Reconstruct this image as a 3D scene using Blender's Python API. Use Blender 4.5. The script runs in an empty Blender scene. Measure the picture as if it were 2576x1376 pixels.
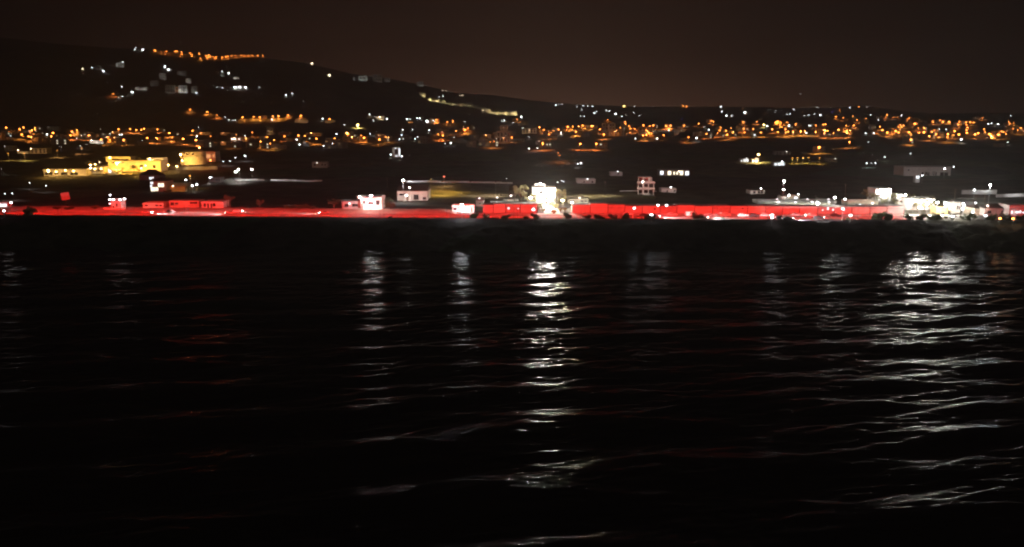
import bpy, math, random
import numpy as np
from mathutils import Vector, Matrix
random.seed(7)
rng = np.random.RandomState(11)
SC = bpy.context.scene
COL = SC.collection
R = math.radians

# ------------------------------------------------------------------ camera, sky, exposure
FD = 2231.0                 # focal length in pixels of a 2576 wide frame (about 60 degrees)
PITCH = R(10.1)
HAZE = 2.9e-4
REDP = 8500
CH = 50.0
cam_d = bpy.data.cameras.new('camera')
cam_d.sensor_width = 36.0
cam_d.lens = 36.0 * FD / 2576.0
cam_d.clip_start = 1.0
cam_d.clip_end = 30000.0
cam = bpy.data.objects.new('camera', cam_d)
cam.location = (0, 0, CH)
cam.rotation_euler = (R(90) - PITCH, 0, 0)
COL.objects.link(cam)
SC.camera = cam

SC.view_settings.view_transform = 'Standard'
SC.view_settings.look = 'None'
SC.view_settings.gamma = 1.0
SC.view_settings.exposure = 0.0
SC.view_settings.use_curve_mapping = False
cy = SC.cycles
cy.use_denoising = True
cy.max_bounces = 5
cy.diffuse_bounces = 1
cy.glossy_bounces = 2
cy.transmission_bounces = 2
cy.transparent_max_bounces = 6
cy.volume_bounces = 0
cy.sample_clamp_indirect = 12.0
cy.use_light_tree = True
cy.filter_width = 2.1
cy.caustics_reflective = False
cy.caustics_refractive = False

SUN_EL, SUN_ROT = R(-9), R(200)
w = bpy.data.worlds.new('World'); SC.world = w
w.use_nodes = True
nt = w.node_tree; nt.nodes.clear()
def wn(t, **k):
    n = nt.nodes.new(t)
    for a, b in k.items(): setattr(n, a, b)
    return n
out = wn('ShaderNodeOutputWorld'); bg = wn('ShaderNodeBackground'); bg2 = wn('ShaderNodeBackground'); add = wn('ShaderNodeAddShader')
sky = wn('ShaderNodeTexSky'); sky.sky_type = 'NISHITA'; sky.sun_disc = False
sky.sun_elevation = R(-4); sky.sun_rotation = SUN_ROT; sky.dust_density = 4
nt.links.new(sky.outputs[0], bg.inputs['Color']); bg.inputs['Strength'].default_value = 0.05
# light-polluted night air: brown glow strongest low over the town, fading upwards and to the sides
tc = wn('ShaderNodeTexCoord'); sep = wn('ShaderNodeSeparateXYZ')
nt.links.new(tc.outputs['Generated'], sep.inputs[0])
def mth(op, a, b=None, clamp=False):
    n = wn('ShaderNodeMath', operation=op); n.use_clamp = clamp
    for i, v in enumerate((a, b)):
        if v is None: continue
        if isinstance(v, (int, float)): n.inputs[i].default_value = v
        else: nt.links.new(v, n.inputs[i])
    return n.outputs[0]
ez = mth('MAXIMUM', sep.outputs['Z'], 0.0)
elev = mth('POWER', 2.718, mth('MULTIPLY', ez, -17.0))
dx = mth('SUBTRACT', sep.outputs['X'], 0.03)
az = mth('POWER', 2.718, mth('MULTIPLY', mth('MULTIPLY', dx, dx), -9.0))
nz = wn('ShaderNodeTexNoise'); nz.inputs['Scale'].default_value = 3.0; nz.inputs['Detail'].default_value = 3
nt.links.new(tc.outputs['Generated'], nz.inputs['Vector'])
cl = mth('ADD', mth('MULTIPLY', nz.outputs[0], 0.5), 0.75)
fac = mth('MULTIPLY', mth('MULTIPLY', elev, az), cl)
mixc = wn('ShaderNodeMix', data_type='RGBA')
nt.links.new(fac, mixc.inputs[0])
mixc.inputs[6].default_value = (0.0030, 0.0012, 0.0014, 1)
mixc.inputs[7].default_value = (0.200, 0.088, 0.052, 1)
nt.links.new(mixc.outputs[2], bg2.inputs['Color']); bg2.inputs['Strength'].default_value = 1.0
nt.links.new(bg.outputs[0], add.inputs[0]); nt.links.new(bg2.outputs[0], add.inputs[1]); nt.links.new(add.outputs[0], out.inputs[0])

sun_d = bpy.data.lights.new('night_fill', 'SUN'); sun_d.energy = 0.035; sun_d.angle = R(12); sun_d.color = (1.0, 0.86, 0.80)
sun = bpy.data.objects.new('night_fill', sun_d); COL.objects.link(sun); sun.rotation_euler = (R(48), 0, R(-30))  # weak fill added to lift the dark land and pale walls
# ------------------------------------------------------------------ materials
MATS = {}
def pbr(name, col, rough=0.8, var=0.25, scale=0.6, bump=0.0, metal=0.0, spec=0.4, col2=None):
    if name in MATS: return MATS[name]
    m = bpy.data.materials.new(name); m.use_nodes = True
    t = m.node_tree; b = t.nodes['Principled BSDF']
    b.inputs['Roughness'].default_value = rough; b.inputs['Metallic'].default_value = metal
    b.inputs['Specular IOR Level'].default_value = spec
    co = t.nodes.new('ShaderNodeTexCoord'); n = t.nodes.new('ShaderNodeTexNoise')
    n.inputs['Scale'].default_value = scale; n.inputs['Detail'].default_value = 5
    t.links.new(co.outputs['Object'], n.inputs['Vector'])
    mx = t.nodes.new('ShaderNodeMix'); mx.data_type = 'RGBA'
    c2 = col2 or tuple(c * (1 - var) for c in col)
    mx.inputs[6].default_value = (*col, 1); mx.inputs[7].default_value = (*c2, 1)
    rp = t.nodes.new('ShaderNodeMapRange'); rp.inputs[1].default_value = 0.35; rp.inputs[2].default_value = 0.65
    t.links.new(n.outputs[0], rp.inputs[0]); t.links.new(rp.outputs[0], mx.inputs[0])
    t.links.new(mx.outputs[2], b.inputs['Base Color'])
    if bump:
        bp = t.nodes.new('ShaderNodeBump'); bp.inputs['Strength'].default_value = bump; bp.inputs['Distance'].default_value = 0.1
        t.links.new(n.outputs[0], bp.inputs['Height']); t.links.new(bp.outputs[0], b.inputs['Normal'])
    MATS[name] = m; return m
def emi(name, col, st, sample=False):
    if name in MATS: return MATS[name]
    m = bpy.data.materials.new(name); m.use_nodes = True
    t = m.node_tree; b = t.nodes['Principled BSDF']
    b.inputs['Base Color'].default_value = (0.3, 0.3, 0.3, 1)
    b.inputs['Emission Color'].default_value = (*col, 1); b.inputs['Emission Strength'].default_value = st
    if not sample: m.cycles.emission_sampling = 'NONE'
    MATS[name] = m; return m
WHITE = pbr('white_render', (0.78, 0.77, 0.73), 0.85, 0.15)
CREAM = pbr('cream_render', (0.62, 0.56, 0.44), 0.85, 0.2)
OCHRE = pbr('ochre_render', (0.60, 0.43, 0.20), 0.85, 0.2)
CONC = pbr('concrete', (0.36, 0.35, 0.33), 0.9, 0.3, 0.9)
GREY = pbr('grey_render', (0.40, 0.40, 0.40), 0.9, 0.25)
STONE = pbr('rubble_stone', (0.38, 0.33, 0.25), 0.95, 0.45, 1.6, 0.5)
ROOF = pbr('dark_roof', (0.10, 0.085, 0.075), 0.9, 0.3)
TILE = pbr('clay_tile', (0.28, 0.11, 0.06), 0.85, 0.35, 2.0)
METAL = pbr('dark_metal', (0.07, 0.07, 0.07), 0.45, 0.1, metal=0.7)
GALV = pbr('galvanised_metal', (0.42, 0.42, 0.42), 0.45, 0.15, metal=0.6)
WOOD = pbr('weathered_wood', (0.20, 0.13, 0.08), 0.85, 0.3, 3)
GLASS = pbr('dark_glass', (0.02, 0.022, 0.025), 0.08, 0.1, spec=0.8)
ASPH = pbr('asphalt', (0.15, 0.145, 0.14), 0.85, 0.25, 0.8)
PAVE = pbr('pale_paving', (0.40, 0.38, 0.35), 0.9, 0.2)
PAINT = pbr('road_paint', (0.75, 0.75, 0.72), 0.7, 0.15, 3)
BANK = pbr('bare_earth', (0.16, 0.13, 0.10), 0.95, 0.35, 0.4, 0.3)
BARK = pbr('bark', (0.14, 0.10, 0.07), 0.95, 0.35, 4)
LEAF = pbr('leaf', (0.075, 0.10, 0.035), 0.6, 0.45, 0.9, col2=(0.035, 0.055, 0.018))
LEAFY = pbr('dusty_leaf', (0.13, 0.135, 0.05), 0.65, 0.4, 0.9)
LEAF_LIT = pbr('brightened_leaf', (0.30, 0.28, 0.13), 0.6, 0.55, 0.8)  # paler leaf for lit trees; lamp brightness put into the colour
RUBBER = pbr('rubber', (0.02, 0.02, 0.02), 0.8)
CARW = pbr('white_car_paint', (0.7, 0.7, 0.7), 0.3, 0.04, spec=0.6)
CARD = pbr('dark_car_paint', (0.03, 0.03, 0.035), 0.25, 0.04, spec=0.6)
CARS = pbr('silver_car_paint', (0.35, 0.36, 0.38), 0.3, 0.04, metal=0.4)
E_OR = emi('sodium_glow', (1.0, 0.25, 0.035), 30)
E_OR2 = emi('dim_sodium_glow', (1.0, 0.36, 0.05), 4.0)
E_WH = emi('cool_white_glow', (0.92, 0.97, 1.0), 18)
E_WH2 = emi('dim_white_glow', (0.9, 0.93, 1.0), 2.2)
E_WM = emi('warm_white_glow', (1.0, 0.80, 0.52), 14)
E_BIG = emi('floodlight_glow', (1.0, 0.98, 0.92), 60)
E_YEL = emi('yellow_glow', (1.0, 0.62, 0.18), 40)
E_WIN = emi('lit_window', (1.0, 0.88, 0.62), 2.6)
E_WINW = emi('cool_lit_window', (0.88, 0.95, 1.0), 2.4)
E_WIND = emi('dim_lit_window', (1.0, 0.60, 0.25), 0.7)
E_BLUE = emi('blue_glow', (0.1, 0.12, 1.0), 5)
E_RED = emi('red_glow', (1.0, 0.12, 0.08), 4)
E_TAIL = emi('tail_glow', (1.0, 0.05, 0.03), 5)

# ------------------------------------------------------------------ terrain
def sn(x, y, s, seed, o=4):
    """value noise (about -1..1) of about the feature size s"""
    x = np.asarray(x, float); y = np.asarray(y, float); v = 0.0
    for k in range(o):
        q = 2.0 ** k; a = 0.7 * k + seed
        u = (x * math.cos(a) - y * math.sin(a)) * q * 2 / s + 31.7 * seed; w_ = (x * math.sin(a) + y * math.cos(a)) * q * 2 / s + 17.3 * k
        i = np.floor(u); j = np.floor(w_); fu = u - i; fw = w_ - j; fu = fu * fu * (3 - 2 * fu); fw = fw * fw * (3 - 2 * fw)
        def hsh(i, j): t = np.sin(i * 127.1 + j * 311.7 + seed * 3.3) * 43758.5453; return t - np.floor(t)
        n = (hsh(i, j) * (1 - fu) + hsh(i + 1, j) * fu) * (1 - fw) + (hsh(i, j + 1) * (1 - fu) + hsh(i + 1, j + 1) * fu) * fw
        v = v + (n * 2 - 1) / q
    return v * 0.75
SKX = [-900, 0, 60, 130, 200, 330, 420, 500, 660, 780, 900, 1000, 1060, 1150, 1250, 1330, 1450, 1600, 1850, 2000, 2080, 2157, 2250, 2330, 2576, 3500]
SKY_ = [90, 92, 96, 104, 112, 121, 124, 136, 142, 158, 186, 200, 212, 233, 240, 252, 262, 268, 268, 272, 270, 264, 279, 285, 283, 285]
def edgeY(x): return 367.0 + np.interp(x, [-420, -215, -60, 0, 60, 215, 420], [24, 14, 3.4, 0.6, -1.6, -6, -9])
def sm(t): t = np.clip(t, 0, 1); return t * t * (3 - 2 * t)
def terr(x, y):
    x = np.asarray(x, float); y = np.asarray(y, float)
    ye = edgeY(x); ys = 315 + 1.6 * sn(x, y * 0, 14, 3)
    t = (y - ys) / (ye - 1.0 - ys)
    cliff = -2.5 + 10.5 * sm(np.clip(t * 1.03 + 0.02, 0, 1)) ** 0.8 + 1.3 * sn(x, y, 9, 5) * np.clip(t * (1 - t) * 4, 0, 1)
    cliff = np.where(t < 0, -2.5 + t * 6, cliff)
    d = y - ye
    base = 8.0 + 0.008 * np.maximum(d - 20, 0)
    left = sm((-12 - x) / 16.0)                        # earth bank behind the road on the left half
    bank = 0.5 * sm((d - 16.5) / 3.5) * left * (1 - sm((d - 70) / 60)) + 0.5 * left * sm((d - 11) / 5)
    amp = np.clip((d - 45) / 1500.0, 0, 1)
    und = amp * 6.0 * sn(x, y, 140, 9) + 0.5 * np.clip((d - 45) / 80, 0, 1) * sn(x, y, 22, 12)
    u = x / np.maximum(y, 1)
    px = 1288 + u * FD * 1.0
    rowy = np.interp(px, SKX, SKY_)
    el = np.tan(np.arctan((688 - rowy) / FD) - PITCH)
    yr = 3500 + 900 * sm((px - 900) / 900.0)
    y0 = 2000.0
    zr = CH + yr * el
    tt = (y - y0) / (yr - y0)
    tl = np.clip(tt, 0, 1); tl = 0.75 * tl + 0.25 * sm(tl)
    b0 = 8 + 0.008 * (y0 - 385)
    z = np.where(y < y0, base, b0 + (zr - b0) * tl)
    bz = np.where(y > yr, zr - (y - yr) * 0.10, z)
    bz = np.maximum(bz, -20.0)
    hu = und * (1 - sm((tt - 0.75) / 0.25)) + sm(tt * 3) * (1 - sm((tt - 0.85) / 0.15)) * 6 * sn(x, y, 190, 21)
    land = bz + bank + hu
    return np.where(d < -1.0, cliff, land)

cp, sp = math.cos(PITCH), math.sin(PITCH)
def ray(px, py):
    a = (px - 1288) / FD; b = -(py - 688) / FD
    return Vector((a, cp + b * sp, -sp + b * cp))       # unit depth along the view axis = 1
TS = np.geomspace(335, 5100, 5000)
def G(px, py, h=0.0):
    """first terrain point seen through a pixel (or where the sight line is h above the terrain)"""
    d = ray(px, py)
    x = d.x * TS / d.y; y = TS; z = CH + d.z * TS / d.y
    c = z - terr(x, y)
    k = np.nonzero(c < h)[0]
    i = int(k[0]) if len(k) else int(np.argmin(np.where(TS > 1500, c, 1e9)))
    return Vector((x[i], y[i], z[i] - c[i])), float(c[i])
def scl(P): return (P.y * cp + (CH - P.z) * sp) / FD    # metres per pixel at a point
def mrow(P, m): return m / scl(P)

# ------------------------------------------------------------------ mesh building
class MB:
    def __init__(s): s.v = []; s.f = []
    def box(s, x0, x1, y0, y1, z0, z1, rot=None, taper=1.0):
        b = len(s.v); cx, cyy = (x0 + x1) / 2, (y0 + y1) / 2
        for z, k in ((z0, 1.0), (z1, taper)):
            for x, y in ((x0, y0), (x1, y0), (x1, y1), (x0, y1)):
                p = Vector((cx + (x - cx) * k, cyy + (y - cyy) * k, z))
                s.v.append(rot @ p if rot else p)
        s.f += [(b, b + 3, b + 2, b + 1), (b + 4, b + 5, b + 6, b + 7)] + [(b + i, b + (i + 1) % 4, b + 4 + (i + 1) % 4, b + 4 + i) for i in range(4)]
        return s
    def tube(s, pts, rad, n=7):
        b = len(s.v); P = [Vector(p) for p in pts]
        rs = rad if isinstance(rad, (list, tuple)) else [rad] * len(P)
        for i, p in enumerate(P):
            d = (P[min(i + 1, len(P) - 1)] - P[max(i - 1, 0)]).normalized()
            a = d.cross(Vector((0, 0, 1)))
            if a.length < 1e-3: a = d.cross(Vector((1, 0, 0)))
            a.normalize(); c = d.cross(a)
            for k in range(n):
                t = 2 * math.pi * k / n; s.v.append(p + (a * math.cos(t) + c * math.sin(t)) * rs[i])
        for i in range(len(P) - 1):
            for k in range(n):
                s.f.append((b + i * n + k, b + i * n + (k + 1) % n, b + (i + 1) * n + (k + 1) % n, b + (i + 1) * n + k))
        s.f.append(tuple(b + k for k in range(n - 1, -1, -1))); s.f.append(tuple(b + (len(P) - 1) * n + k for k in range(n)))
        return s
    def ball(s, c, r, nu=8, nv=6, sz=1.0):
        b = len(s.v); c = Vector(c)
        for j in range(nv + 1):
            t = math.pi * j / nv
            for i in range(nu):
                a = 2 * math.pi * i / nu
                s.v.append(c + Vector((r * math.sin(t) * math.cos(a), r * math.sin(t) * math.sin(a), r * sz * math.cos(t))))
        for j in range(nv):
            for i in range(nu):
                s.f.append((b + j * nu + i, b + (j + 1) * nu + i, b + (j + 1) * nu + (i + 1) % nu, b + j * nu + (i + 1) % nu))
        return s
    def prism(s, prof, y0, y1):
        """profile of (x,z), extruded along y"""
        b = len(s.v); n = len(prof)
        for y in (y0, y1):
            for x, z in prof: s.v.append(Vector((x, y, z)))
        s.f.append(tuple(range(b, b + n))); s.f.append(tuple(range(b + 2 * n - 1, b + n - 1, -1)))
        for i in range(n): s.f.append((b + (i + 1) % n, b + i, b + n + i, b + n + (i + 1) % n))
        return s
    def lathe(s, prof, n=12):
        b = len(s.v); m = len(prof)
        for r, z in prof:
            for k in range(n):
                a = 2 * math.pi * k / n; s.v.append(Vector((r * math.cos(a), r * math.sin(a), z)))
        for j in range(m - 1):
            for k in range(n): s.f.append((b + j * n + k, b + j * n + (k + 1) % n, b + (j + 1) * n + (k + 1) % n, b + (j + 1) * n + k))
        return s
    def mesh(s, name, m):
        me = bpy.data.meshes.new(name); me.from_pydata([tuple(v) for v in s.v], [], s.f); me.materials.append(m); me.update(); return me
    def build(s, name, m, parent=None, smooth=False):
        me = s.mesh(name, m)
        if smooth: me.shade_smooth()
        o = bpy.data.objects.new(name, me); COL.objects.link(o)
        if parent: o.parent = parent
        return o
def tag(o, label=None, cat=None, group=None, kind=None):
    if label: o['label'] = label
    if cat: o['category'] = cat
    if group: o['group'] = group
    if kind: o['kind'] = kind
    return o
def thing(name, P, label, cat, group=None, rz=0.0):
    o = bpy.data.objects.new(name, None); o.empty_display_size = 0.5
    COL.objects.link(o); o.location = P; o.rotation_euler = (0, 0, rz)
    return tag(o, label, cat, group)
def dup(o, parent=None):
    c = o.copy(); COL.objects.link(c)
    if parent: c.parent = parent
    for ch in list(o.children): dup(ch, c)
    return c
def grid(name, X, Y, Z, m, smooth=True):
    nr, nc = X.shape
    me = bpy.data.meshes.new(name)
    co = np.stack([X, Y, Z], -1).reshape(-1, 3).astype(np.float32)
    idx = np.arange(nr * nc).reshape(nr, nc)
    q = np.stack([idx[:-1, :-1], idx[:-1, 1:], idx[1:, 1:], idx[1:, :-1]], -1).reshape(-1, 4)
    me.vertices.add(len(co)); me.vertices.foreach_set('co', co.ravel())
    me.loops.add(q.size); me.loops.foreach_set('vertex_index', q.ravel().astype(np.int32))
    me.polygons.add(len(q)); me.polygons.foreach_set('loop_start', np.arange(0, q.size, 4, dtype=np.int32))
    me.polygons.foreach_set('use_smooth', np.full(len(q), smooth))
    me.materials.append(m); me.update(calc_edges=True); me.validate()
    o = bpy.data.objects.new(name, me); COL.objects.link(o); return o

# ------------------------------------------------------------------ ground
def ground_mat():
    m = bpy.data.materials.new('dry_field_ground'); m.use_nodes = True; t = m.node_tree; b = t.nodes['Principled BSDF']
    b.inputs['Roughness'].default_value = 0.95; b.inputs['Specular IOR Level'].default_value = 0.1
    co = t.nodes.new('ShaderNodeTexCoord')
    v = t.nodes.new('ShaderNodeTexVoronoi'); v.inputs['Scale'].default_value = 0.012
    n = t.nodes.new('ShaderNodeTexNoise'); n.inputs['Scale'].default_value = 0.08; n.inputs['Detail'].default_value = 8
    n2 = t.nodes.new('ShaderNodeTexNoise'); n2.inputs['Scale'].default_value = 1.3; n2.inputs['Detail'].default_value = 6
    for q in (v, n, n2): t.links.new(co.outputs['Object'], q.inputs['Vector'])
    r1 = t.nodes.new('ShaderNodeValToRGB'); e = r1.color_ramp.elements
    e[0].position = 0.3; e[0].color = (0.05, 0.05, 0.03, 1); e[1].position = 0.7; e[1].color = (0.17, 0.14, 0.09, 1)
    t.links.new(n.outputs[0], r1.inputs[0])
    mx = t.nodes.new('ShaderNodeMix'); mx.data_type = 'RGBA'; mx.blend_type = 'MULTIPLY'; mx.inputs[0].default_value = 0.6
    t.links.new(r1.outputs[0], mx.inputs[6]); t.links.new(v.outputs['Color'], mx.inputs[7])
    hs = t.nodes.new('ShaderNodeHueSaturation'); hs.inputs['Saturation'].default_value = 0.5
    t.links.new(mx.outputs[2], hs.inputs['Color']); t.links.new(hs.outputs[0], b.inputs['Base Color'])
    bp = t.nodes.new('ShaderNodeBump'); bp.inputs['Strength'].default_value = 0.6; bp.inputs['Distance'].default_value = 0.5
    t.links.new(n2.outputs[0], bp.inputs['Height']); t.links.new(bp.outputs[0], b.inputs['Normal'])
    return m
yy = np.concatenate([np.arange(322, 420, 0.8), np.geomspace(420.6, 5200, 320)])
uu = np.concatenate([np.linspace(-1.6, -0.72, 14)[:-1], np.linspace(-0.72, 0.72, 440), np.linspace(0.72, 1.6, 14)[1:]])
UU, YY = np.meshgrid(uu, yy); XX = np.clip(UU * YY, -6500, 6500)
g = grid('ground', XX, YY, terr(XX, YY), ground_mat()); tag(g, kind='structure')

# ------------------------------------------------------------------ sea
def sea_h(x, y):
    h = 0.0
    r = np.random.RandomState(5)
    def wave(lam, A, ang, ph, sharp=0.0, mod=None):
        k = 2 * math.pi / lam; c = np.cos(k * (x * math.sin(ang) + y * math.cos(ang)) + ph)
        if sharp: c = c + sharp * np.cos(2 * (k * (x * math.sin(ang) + y * math.cos(ang)) + ph))
        return A * c * (1 if mod is None else mod)
    warp = 2.0 * np.sin(x / 31 + y / 47) + 1.5 * np.sin(x / 17 - y / 61 + 1)
    y0 = y; y = y + warp
    m1 = 0.55 + 0.45 * np.sin(x / 37 + y / 90 + 1.3)
    h = wave(19, 0.27, R(-12), 0.4, 0.25, m1) + wave(14.5, 0.14, R(6), 2.0, 0.15) + wave(24, 0.15, R(-20), 4.0)
    h = h + wave(9.3, 0.13, R(-20), 1.0, 0.2, 0.7 + 0.3 * np.sin(x / 19 + y / 33)) + wave(6.9, 0.08, R(7), 3.1, 0.2, m1)
    y = y0 + 0.6 * warp + 0.5 * np.sin(x / 5.0)
    m2 = 0.6 + 0.9 * np.sin(x / 23 - y / 15 + 0.4) * np.sin(x / 41 + y / 9)
    for i in range(30):
        lam = 1.4 * (5.0 / 1.4) ** r.rand(); ang = R(r.normal(-5, 27))
        h = h + wave(lam, 0.0056 * lam, ang, r.uniform(0, 6.3), 0.2, m2 if i % 2 else 1)
    return h
def water_mat():
    m = bpy.data.materials.new('night_sea_water'); m.use_nodes = True; t = m.node_tree; b = t.nodes['Principled BSDF']
    b.inputs['Base Color'].default_value = (0.05, 0.045, 0.047, 1); b.inputs['Roughness'].default_value = 0.085; b.inputs['IOR'].default_value = 1.11; b.inputs['Specular IOR Level'].default_value = 0.17
    co = t.nodes.new('ShaderNodeTexCoord'); mp = t.nodes.new('ShaderNodeMapping'); mp.inputs['Scale'].default_value = (0.7, 1.5, 1)
    mp.inputs['Rotation'].default_value = (0, 0, R(12))
    n = t.nodes.new('ShaderNodeTexNoise'); n.inputs['Scale'].default_value = 2.6; n.inputs['Detail'].default_value = 5
    t.links.new(co.outputs['Object'], mp.inputs[0]); t.links.new(mp.outputs[0], n.inputs['Vector'])
    bp = t.nodes.new('ShaderNodeBump'); bp.inputs['Strength'].default_value = 0.5; bp.inputs['Distance'].default_value = 0.1
    t.links.new(n.outputs[0], bp.inputs['Height']); t.links.new(bp.outputs[0], b.inputs['Normal'])
    return m
WM = water_mat()
ys_ = np.concatenate([np.arange(85, 200, 0.34), np.arange(200, 342, 0.42)]); xs_ = np.arange(-250, 250, 0.62)
SX, SY = np.meshgrid(xs_, ys_)
sea = grid('sea', SX, SY, sea_h(SX, SY), WM); tag(sea, kind='structure')
fx = np.linspace(-6400, 6400, 30); fy = np.linspace(-550, 340, 20); FX, FY = np.meshgrid(fx, fy)
s2 = grid('far_water', FX, FY, FX * 0 - 1.6, WM); tag(s2, kind='structure')

# ------------------------------------------------------------------ road along the cliff top
xr = np.arange(-420, 421, 4.0)
def strip(name, a, b, z, m, thick=None, xa=-420, xb=420):
    xs = np.arange(xa, xb + 0.1, 4.0); mb = MB()
    for i, x in enumerate(xs):
        e = float(edgeY(x))
        mb.v += [Vector((x, e + a, z)), Vector((x, e + b, z))] + ([Vector((x, e + a, z - thick)), Vector((x, e + b, z - thick))] if thick else [])
    k = 4 if thick else 2
    for i in range(len(xs) - 1):
        p = i * k; q = p + k
        mb.f.append((p, q, q + 1, p + 1))
        if thick: mb.f.append((p + 2, q + 2, q, p)); mb.f.append((p + 1, q + 1, q + 3, p + 3))
    o = mb.build(name, m); tag(o, kind='structure'); return o
RWALL = pbr('roadside_render', (0.46, 0.42, 0.40), 0.85, 0.18, 0.5)
strip('gravel_verge', 0.2, 3.0, 8.02, BANK)
strip('road', 3.0, 11.0, 8.03, ASPH)
strip('pavement', 11.0, 17.0, 8.15, PAVE, 0.3, -24, 420); strip('pavement', 11.0, 12.4, 8.15, PAVE, 0.3, -420, -24)
bk = MB(); xs_b = np.arange(-420, -22, 3.0); ds = [12.4, 14, 16, 17.4, 18.6, 20, 22, 24]
for x in xs_b:
    e = float(edgeY(x))
    for d in ds: bk.v.append(Vector((x, e + d, float(terr(x, e + d)) + 0.12 + (0.15 * math.sin(x * .7 + d) * (d > 19)))))
nd = len(ds)
for i in range(len(xs_b) - 1):
    for j in range(nd - 1): p = i * nd + j; bk.f.append((p, p + nd, p + nd + 1, p + 1))
tag(bk.build('earth_bank', pbr('brightened_earth', (0.50, 0.42, 0.35), 0.95, 0.3, 0.25, 0.4)), kind='structure')  # pale sheet laid over the ground so the red-lit bank looks brighter
mk = MB()
for i, x in enumerate(np.arange(-400, 400, 6.0)):
    e = float(edgeY(x)); e2 = float(edgeY(x + 3))
    mk.v += [Vector((x, e + 6.93, 8.036)), Vector((x + 3, e2 + 6.93, 8.036)), Vector((x + 3, e2 + 7.07, 8.036)), Vector((x, e + 7.07, 8.036))]
    mk.f.append((4 * i, 4 * i + 1, 4 * i + 2, 4 * i + 3))
tag(mk.build('road_markings', PAINT), kind='structure')

# ------------------------------------------------------------------ lamps
def light(kind, P, power, col, parent=None, radius=0.3, rot=None, cone=150, blend=1.0):
    l = bpy.data.lights.new('lamp_light', kind); l.energy = power; l.color = col
    if kind in ('POINT', 'SPOT'): l.shadow_soft_size = radius
    if kind == 'SPOT': l.spot_size = R(cone); l.spot_blend = blend
    o = bpy.data.objects.new('lamp_light', l); COL.objects.link(o); o.location = P
    if rot: o.rotation_euler = rot
    if parent: o.parent = parent
    return o
OR = (1.0, 0.29, 0.05); WH = (0.93, 0.97, 1.0); WM_ = (1.0, 0.78, 0.48); YE = (1.0, 0.66, 0.20); RD = (1.0, 0.023, 0.014)
POLE_ME = {}
def lamp(px, py, kind='o', size=1.0, label='', group='', power=None, h=None, name=None, cat=None, glow=None, col=None):
    far = True
    hh = h or (7.0 if kind in 'oO' else 4.5)
    P, c = G(px, py, hh)
    c = max(c, 0.6)
    if P.y < 900 and h is None: c = min(c, hh)
    nm = name or {'o': 'street_lamp', 'O': 'street_lamp', 'w': 'yard_light', 'm': 'house_light', 'b': 'neon_light', 'r': 'warning_light'}[kind]
    root = thing(nm, P, label, cat or nm.replace('_', ' '), group)
    key = (round(c, 1), round(size * P.y / 1500, 1), kind, glow.name if glow else 0)
    s = size * max(0.25, P.y / 1500.0) * 1.05
    if key not in POLE_ME:
        r = 0.05 + 0.03 * P.y / 1500
        mb = MB().tube([(0, 0.5, -0.6), (0, 0.5, c * 0.94), (0, 0.35, c + s * 0.75), (0, 0, c + s * 0.8)], [r, r * 0.7, r * 0.6, r * 0.5], 5)
        hd = MB().lathe([(0.01, c + s * 0.95), (s * 0.5, c + s * 0.85), (s * 0.95, c + s * 0.35), (s * 1.0, c + s * 0.28)], 8)
        gl = glow or {'o': E_OR, 'O': E_YEL, 'w': E_WH, 'm': E_WM, 'b': E_BLUE, 'r': E_RED}[kind]
        gb = MB().ball((0, 0, c), s * 0.8, 8, 6, 0.85)
        POLE_ME[key] = (mb.mesh('pole', METAL), hd.mesh('lamp_hood', METAL), gb.mesh('lamp_globe', gl))
    for n2, me in zip(('pole', 'lamp_hood', 'lamp_globe'), POLE_ME[key]):
        o = bpy.data.objects.new(n2, me); COL.objects.link(o); o.parent = root
    pw = power if power is not None else {'o': 42000, 'O': 52000, 'w': 2500, 'm': 2500, 'b': 300, 'r': 300}[kind] * size * min(1.5, (P.y / 1500.0) ** 1.5)
    cl_ = col or {'o': OR, 'O': YE, 'w': WH, 'm': WM_, 'b': (.1, .1, 1), 'r': (1, .1, .05)}[kind]
    if pw > 0: light('SPOT', (0, 0, c - s * 0.9), pw, cl_, root, 0.3, None, 156, 0.5)
    return root
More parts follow.
